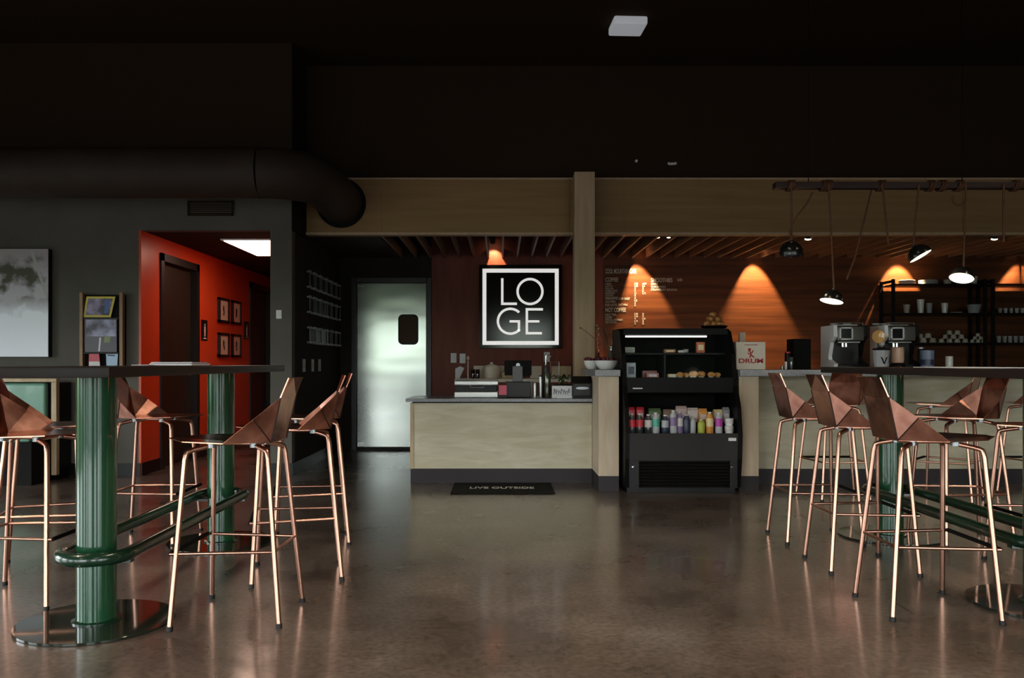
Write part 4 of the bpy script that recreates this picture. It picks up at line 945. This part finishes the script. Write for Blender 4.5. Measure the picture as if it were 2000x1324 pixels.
# snow photograph
pw0, pw1, ph0, ph1 = -5.85, px(95, 8.38), pz(697, 8.38), pz(486, 8.38)
t = thing('canvas_picture', 'large canvas photograph of snowy trees and a snow slope', 'picture')
sm = mat('snow photograph', (.6, .62, .7), .5); M['snow'] = sm
N, L, b = nodes(sm)
tc = N.new('ShaderNodeTexCoord'); sp = N.new('ShaderNodeSeparateXYZ'); L.new(tc.outputs['Object'], sp.inputs['Vector'])
n1 = N.new('ShaderNodeTexNoise'); n1.inputs['Scale'].default_value = 5; n1.inputs['Detail'].default_value = 7; L.new(tc.outputs['Object'], n1.inputs['Vector'])
r1 = N.new('ShaderNodeValToRGB'); r1.color_ramp.elements[0].position = .42; r1.color_ramp.elements[1].position = .56
r1.color_ramp.elements[0].color = (.06, .06, .03, 1); r1.color_ramp.elements[1].color = (.50, .47, .52, 1); L.new(n1.outputs['Fac'], r1.inputs['Fac'])
zmix = N.new('ShaderNodeMath'); zmix.operation = 'MULTIPLY_ADD'; zmix.inputs[1].default_value = .5; L.new(n1.outputs['Fac'], zmix.inputs[0]); L.new(sp.outputs['Z'], zmix.inputs[2])
mrr = N.new('ShaderNodeMapRange'); mrr.inputs['From Min'].default_value = .13; mrr.inputs['From Max'].default_value = .30; L.new(zmix.outputs[0], mrr.inputs['Value'])
mx = N.new('ShaderNodeMix'); mx.data_type = 'RGBA'; mx.inputs['A'].default_value = (.88, .92, 1.0, 1); L.new(mrr.outputs['Result'], mx.inputs['Factor']); L.new(r1.outputs['Color'], mx.inputs['B'])
mrs = N.new('ShaderNodeMapRange'); mrs.inputs['From Min'].default_value = .55; mrs.inputs['From Max'].default_value = .75; L.new(zmix.outputs[0], mrs.inputs['Value'])
mx2 = N.new('ShaderNodeMix'); mx2.data_type = 'RGBA'; mx2.inputs['B'].default_value = (.40, .35, .36, 1); L.new(mrs.outputs['Result'], mx2.inputs['Factor']); L.new(mx.outputs['Result'], mx2.inputs['A'])
L.new(mx2.outputs['Result'], b.inputs['Base Color'])
MB().rbox(pw0, pw1, 8.38, 8.449, ph0, ph1, .003, mi=0).build('canvas_edge', M['black'], t)
zc = (ph0 + ph1) / 2
MB().box(pw0 + .002, pw1 - .002, 8.374, 8.38, ph0 + .002, ph1 - .002).build('picture_print', sm, t, org=((pw0 + pw1) / 2, 8.38, zc))
# leaning birch trunk painted in the print
tr = MB(); a = px(62, 8.374); tr.add([(px(58, 8.37), 8.3735, pz(489, 8.37)), (px(64, 8.37), 8.3735, pz(489, 8.37)), (px(93, 8.37), 8.3735, pz(575, 8.37)), (px(93, 8.37), 8.3735, pz(592, 8.37))], [(0, 1, 2, 3)])
tr.build('printed_trunk', mat('grey birch print', (.42, .42, .41), .6), t)
# magazine rack
M['rackwood'] = noise_col(mat('brown oak upright', rough=.5), (.22, .13, .065), (.30, .18, .09), 6, (4, 4, .8))
t = thing('magazine_rack', 'wall rack with two wooden uprights holding magazines', 'rack')
YM = 8.36
za_, zb_ = pz(571, YM), .98
for xx in (158, 236): MB().rbox(px(xx - 3.3, YM), px(xx + 3.3, YM), YM, YM + .05, zb_, za_, .004).build('upright', M['rackwood'], t)
MB().box(px(155, YM), px(239, YM), YM + .05, YM + .088, zb_, pz(575, YM)).build('back_board', M['blackmat'], t)
for yy in (620, 688, 716): MB().rbox(px(161.5, YM), px(232.5, YM), YM - .01, YM + .05, pz(yy + 3, YM), pz(yy, YM), .003).build('ledge', M['black'], t)
p = thing('magazine', 'yellow bordered magazine tilted on the upper ledge of the wall rack', 'magazine', (0, 0, 0), 0, 'magazines in the wall rack')
def quad(pts_, Y_, th=.006): return MB().prism([(px(a, Y_), pz(b_, Y_)) for a, b_ in pts_], Y_, Y_ + th, 'y')
YY = YM + .02
quad([(169, 579), (225.5, 579), (216, 619.5), (162.5, 619.5)], YY).build('yellow_cover', cm('yellow border', (.62, .50, .06), .5), p)
quad([(172, 583), (220, 583), (213, 615.5), (166.5, 615.5)], YY - .001, .001).build('cover_photo', noise_col(mat('night photo', rough=.4), (.02, .015, .02), (.35, .28, .45), 9, lo=.45, hi=.75), p)
quad([(206, 585), (214, 585), (211, 612), (203, 612)], YY - .002, .001).build('blue_figure', cm('blue print', (.06, .12, .35), .5), p)
p = thing('magazine', 'large dark magazine with pale photo on the middle ledge of the rack', 'magazine', (0, 0, 0), 0, 'magazines in the wall rack')
quad([(165, 622), (228, 622), (228, 687.5), (165, 687.5)], YY).build('cover', cm('charcoal cover', (.09, .08, .10), .4), p)
quad([(168, 624), (226, 624), (226, 657), (168, 657)], YY - .001, .001).build('cover_photo', noise_col(mat('street photo', rough=.4), (.04, .03, .05), (.40, .40, .58), 7, (1, 1, 1), lo=.4, hi=.65), p)
quad([(194, 659), (197.5, 659), (195, 686), (192, 686)], YY - .0015, .001).build('pale_figure', M['paper'], p)
quad([(204, 655), (216, 658), (214, 669), (203, 669)], YY - .0015, .001).build('green_figure', cm('olive print', (.22, .26, .12), .5), p)
YY = YM + .005
p = thing('leaflet', 'pink red leaflet standing on the bottom ledge of the wall rack', 'leaflet', (0, 0, 0), 0, 'leaflets in the wall rack')
quad([(174, 690), (193, 690), (196, 715.5), (173, 715.5)], YY).build('sheet', cm('salmon leaflet', (.6, .12, .15), .6), p)
quad([(174, 706), (194, 706), (195, 715), (174, 715)], YY - .001, .001).build('white_band', M['paper'], p)
p = thing('leaflet', 'pale blue leaflet standing on the bottom ledge of the wall rack', 'leaflet', (0, 0, 0), 0, 'leaflets in the wall rack')
quad([(207, 690), (230, 690), (229, 715.5), (208, 715.5)], YY).build('sheet', cm('pale blue leaflet', (.42, .55, .72), .6), p)
quad([(210, 692), (224, 693), (224, 696), (210, 695)], YY - .001, .001).build('dark_heading', navy, p)

# ------------------------------------------------------------------ spot lights over the wall
def aim(o, d_): o.rotation_euler = Vector(d_).to_track_quat('-Z', 'Y').to_euler()
def wall_spot(X_, Y_, Z_, tx, tz, lab, power=60, ang=48, vis=True):
    p = thing('spot_light', lab, 'spot light', (X_, Y_, Z_), 0, 'spot lights between the slats')
    d_ = (Vector((tx, YB, tz)) - Vector((X_, Y_, Z_))).normalized()
    T = Vector(d_).to_track_quat('-Z', 'Y').to_matrix().to_4x4()
    MB().lathe([(.02, .10), (.034, .085), (.034, -.012), (.030, -.012), (.030, 0)], 20, 0, T, cap=False).build('can', M['lampblack'], p, 40)
    MB().lathe([(.0, .003), (.029, .003)], 20, 0, T, cap=False).build('lens', M['spoton'], p)
    MB().tube([(0, 0, .05), (0, 0, 3.0 - Z_ )], .006).build('stem', M['black'], p)
    li = bpy.data.lights.new('spot_beam', 'SPOT'); li.energy = power; li.color = (1, .66, .34); li.spot_size = math.radians(ang); li.spot_blend = .35; li.shadow_soft_size = .018
    lo = bpy.data.objects.new('spot_beam', li); C.objects.link(lo); lo.location = Vector((X_, Y_, Z_)) + d_ * .02; aim(lo, d_)
    return p
xs = lambda x: px(x, YB)
wall_spot(-.10, 10.79, 2.66, -.09, 2.43, 'spot light above the lit square sign', 38, 60)
wall_spot(1.745, 10.79, 2.66, 1.76, 1.4, 'spot light above the menu lettering', 420, 60)
wall_spot(3.265, 10.79, 2.66, 3.25, 1.4, 'spot light above the empty plank wall', 420, 60)
wall_spot(5.14, 10.79, 2.66, 5.12, 1.4, 'spot light above the first shelf unit', 420, 60)
wall_spot(6.72, 10.79, 2.66, 6.68, 1.4, 'spot light above the end shelf unit', 420, 60)
for xx, nm in ((1285, 'first'), (1306, 'second')):
    p = thing('downlight', 'small lit downlight between the slats near the beam, %s of the pair' % nm, 'downlight', (px(xx, 9.25), 9.25, pz(463.5, 9.25)), 0, 'small downlights behind the beam')
    MB().lathe([(.02, .05), (.026, .04), (.026, 0), (.02, 0)], 16, 0, None, cap=False).build('can', M['lampblack'], p, 40)
    MB().ball((0, 0, .0), .017, 1.3, 1, .6, 8).build('lens', M['lampon'], p, 60)
for xx, nm in ((1578, 'over the second pendant'), (1942, 'over the end shelf unit')):
    p = thing('downlight', 'small lit downlight just behind the beam %s' % nm, 'downlight', (px(xx, 9.25), 9.25, pz(467, 9.25)), 0, 'small downlights behind the beam')
    MB().lathe([(.025, .05), (.03, .04), (.03, 0), (.024, 0)], 16, 0, None, cap=False).build('can', M['lampblack'], p, 40)
    MB().ball((0, 0, .0), .022, 1.7, 1, .6, 8).build('lens', M['lampon'], p, 60)

for X_, nm in ((-3.6, 'left'), (.4, 'middle'), (4.4, 'right')):  # unseen lamps added overhead to brighten the floor and counter fronts
    for Y_, n2 in ((-1.0, 'window'), (3.4, 'counter')):
        p = thing('fill_lamp', 'added unseen fill lamp over the seating, %s column on the %s side' % (nm, n2), 'lamp', (X_, Y_, ZC - .35), 0, 'added fill lamps out of view')
        MB().box(-.06, .06, -.9, .9, .012, .08).build('housing', M['black'], p)
        MB().box(-.05, .05, -.88, .88, .0, .012).build('diffuser', M['lampon'], p)
        for q in (-.7, .7): MB().tube([(0, q, .08), (0, q, .35)], .004, 6).build('cable', M['black'], p)
        li = bpy.data.lights.new('fill_lamp_light', 'AREA'); li.shape = 'RECTANGLE'; li.size = .1; li.size_y = 1.76; li.energy = 38; li.color = (1, .82, .60); li.spread = math.radians(125)
        lo = bpy.data.objects.new('fill_lamp_light', li); C.objects.link(lo); lo.location = (X_, Y_, ZC - .352)

# ------------------------------------------------------------------ pendant lamps hung from a rail
YP = 6.0; ZRail = pz(363, YP)
t = thing('hanging_rail', 'long dark wooden rail hung from the ceiling over the right table', 'rail')
MB().rbox(px(1512, YP), 5.6, YP - .04, YP + .04, ZRail - .022, ZRail + .022, .006).build('rail', noise_col(mat('dark red brown timber', rough=.5), (.022, .009, .007), (.035, .014, .01), 6, (.5, 3, 3)), t)
for xx in (1579, 1879, 2180): MB().tube([(px(xx, YP), YP, ZRail + .02), (px(xx, YP), YP, ZC - .0)], .0035, 8).build('hanger', M['black'], t, 40)
for xx in (1539, 1540, 1605, 1613, 1716, 1812, 1835, 1868, 1978):
    X_ = px(xx, YP)
    for q in range(3):
        w_ = MB(); dx = q * .014
        pts = [(X_ + dx + .006 * math.sin(a), YP + .052 * math.cos(a), ZRail + .034 * math.sin(a)) for a in [2 * PI * k / 16 for k in range(16)]]
        w_.tube(pts, .007, 8, closed=True).build('strap_wrap', M['strap'], t, 40)
def cordpts(a, b_, n=8, sag=.0): return [Vector(a).lerp(Vector(b_), k / n) + Vector((sag * math.sin(PI * k / n), 0, 0)) for k in range(n + 1)]
# spare strap loops on the rail
MB().tube([(px(1853, YP), YP - .05, pz(385, YP)), (px(1854, YP), YP - .05, pz(398, YP)), (px(1862, YP), YP - .05, pz(404, YP)), (px(1872, YP), YP - .05, pz(402, YP)), (px(1878, YP), YP - .05, pz(392, YP))], .007, 8).build('strap_loop', M['strap'], t, 40)
MB().tube(cordpts((px(1708, YP), YP + .04, ZRail), (px(1674, YP), YP + .04, pz(503, YP)))+[(px(1656, YP), YP + .02, pz(545, YP))], .007, 8).build('strap', M['strap'], t, 40)
MB().tube(cordpts((px(1717, YP), YP - .05, ZRail), (px(1730, YP), YP - .04, pz(478, YP))), .008, 8).build('strap', M['strap'], t, 40)
MB().tube(cordpts((px(1952, YP), YP - .05, ZRail), (px(1952, YP), YP - .05, pz(475, YP))), .008, 8).build('strap', M['strap'], t, 40)
def pendant(x, y, d_, topx, lab, lit=True, extra=None, power=3):
    cx, cz = px(x, YP), pz(y, YP)
    d_ = Vector(d_).normalized(); T = Vector(d_).to_track_quat('-Z', 'Y').to_matrix().to_4x4()
    p = thing('pendant_lamp', lab, 'pendant lamp', (cx, YP, cz), 0, 'black dome pendants on straps')
    R = .083; pr = [(R * math.cos(a), R * 1.0 * math.sin(a)) for a in [PI / 2 * k / 10 for k in range(10)]] + [(.012, R * 1.03), (.012, R * 1.12)]
    pin = [(R * .95 * math.cos(a), R * .95 * math.sin(a)) for a in [PI / 2 * k / 10 for k in range(11)]]
    MB().lathe([(R * .95, 0)] + [(R, -.004)] + pr, 36, 0, T, cap=False).lathe(pin, 36, 0, T, cap=False).build('shade', M['lampblack'], p, 50)
    MB().lathe([(0, -.001), (R * .94, -.001)], 36, 0, T, cap=False).build('diffuser', M['lampon'], p)
    top = T @ Vector((0, 0, R * 1.1))
    MB().tube(cordpts(top, (px(topx, YP) - cx, -.05, ZRail - cz)), .007, 8).build('strap', M['strap'], p, 40)
    if extra:
        MB().tube([Vector((px(a, YP) - cx, -.05, pz(b_, YP) - cz)) for a, b_ in extra], .006, 8).build('strap', M['strap'], p, 40)
    li = bpy.data.lights.new('pendant_light', 'SPOT'); li.energy = power; li.color = (1, .8, .55); li.spot_size = math.radians(130); li.spot_blend = .6; li.shadow_soft_size = .06
    lo = bpy.data.objects.new('pendant_light', li); C.objects.link(lo); lo.location = Vector((cx, YP, cz)) + d_ * .012; aim(lo, d_)
pendant(1545, 494, (.1, .42, -.9), 1541, 'black dome pendant turned from view at the rail end', extra=[(1582, 378), (1571, 400), (1548, 430), (1537, 455), (1541, 470)], power=4)
pendant(1624, 588, (-.24, -.12, -.96), 1613, 'lowest black dome pendant above the first coffee machine', power=5)
pendant(1798, 500, (.44, -.27, -.86), 1788, 'black dome pendant tipped toward the shelf units', power=5)
pendant(1878, 543, (-.30, -.27, -.9), 1879, 'black dome pendant showing its round cream diffuser', power=5)

# ------------------------------------------------------------------ camera and render settings
cam = bpy.data.cameras.new('camera'); co = bpy.data.objects.new('camera', cam); C.objects.link(co)
co.location = (0, 0, CAMH); co.rotation_euler = (PI / 2, 0, 0)
cam.sensor_width = 36; cam.lens = F / 2000 * 36; cam.clip_start = .05
cam.shift_x = (1000 - VX) / 2000; cam.shift_y = (VY - 662) / 2000
sc = bpy.context.scene; sc.camera = co
sc.view_settings.view_transform = 'Standard'; sc.view_settings.look = 'None'; sc.view_settings.gamma = 1; sc.view_settings.use_curve_mapping = False
sc.view_settings.exposure = 0.0
sc.cycles.use_denoising = True
sc.cycles.max_bounces = 8
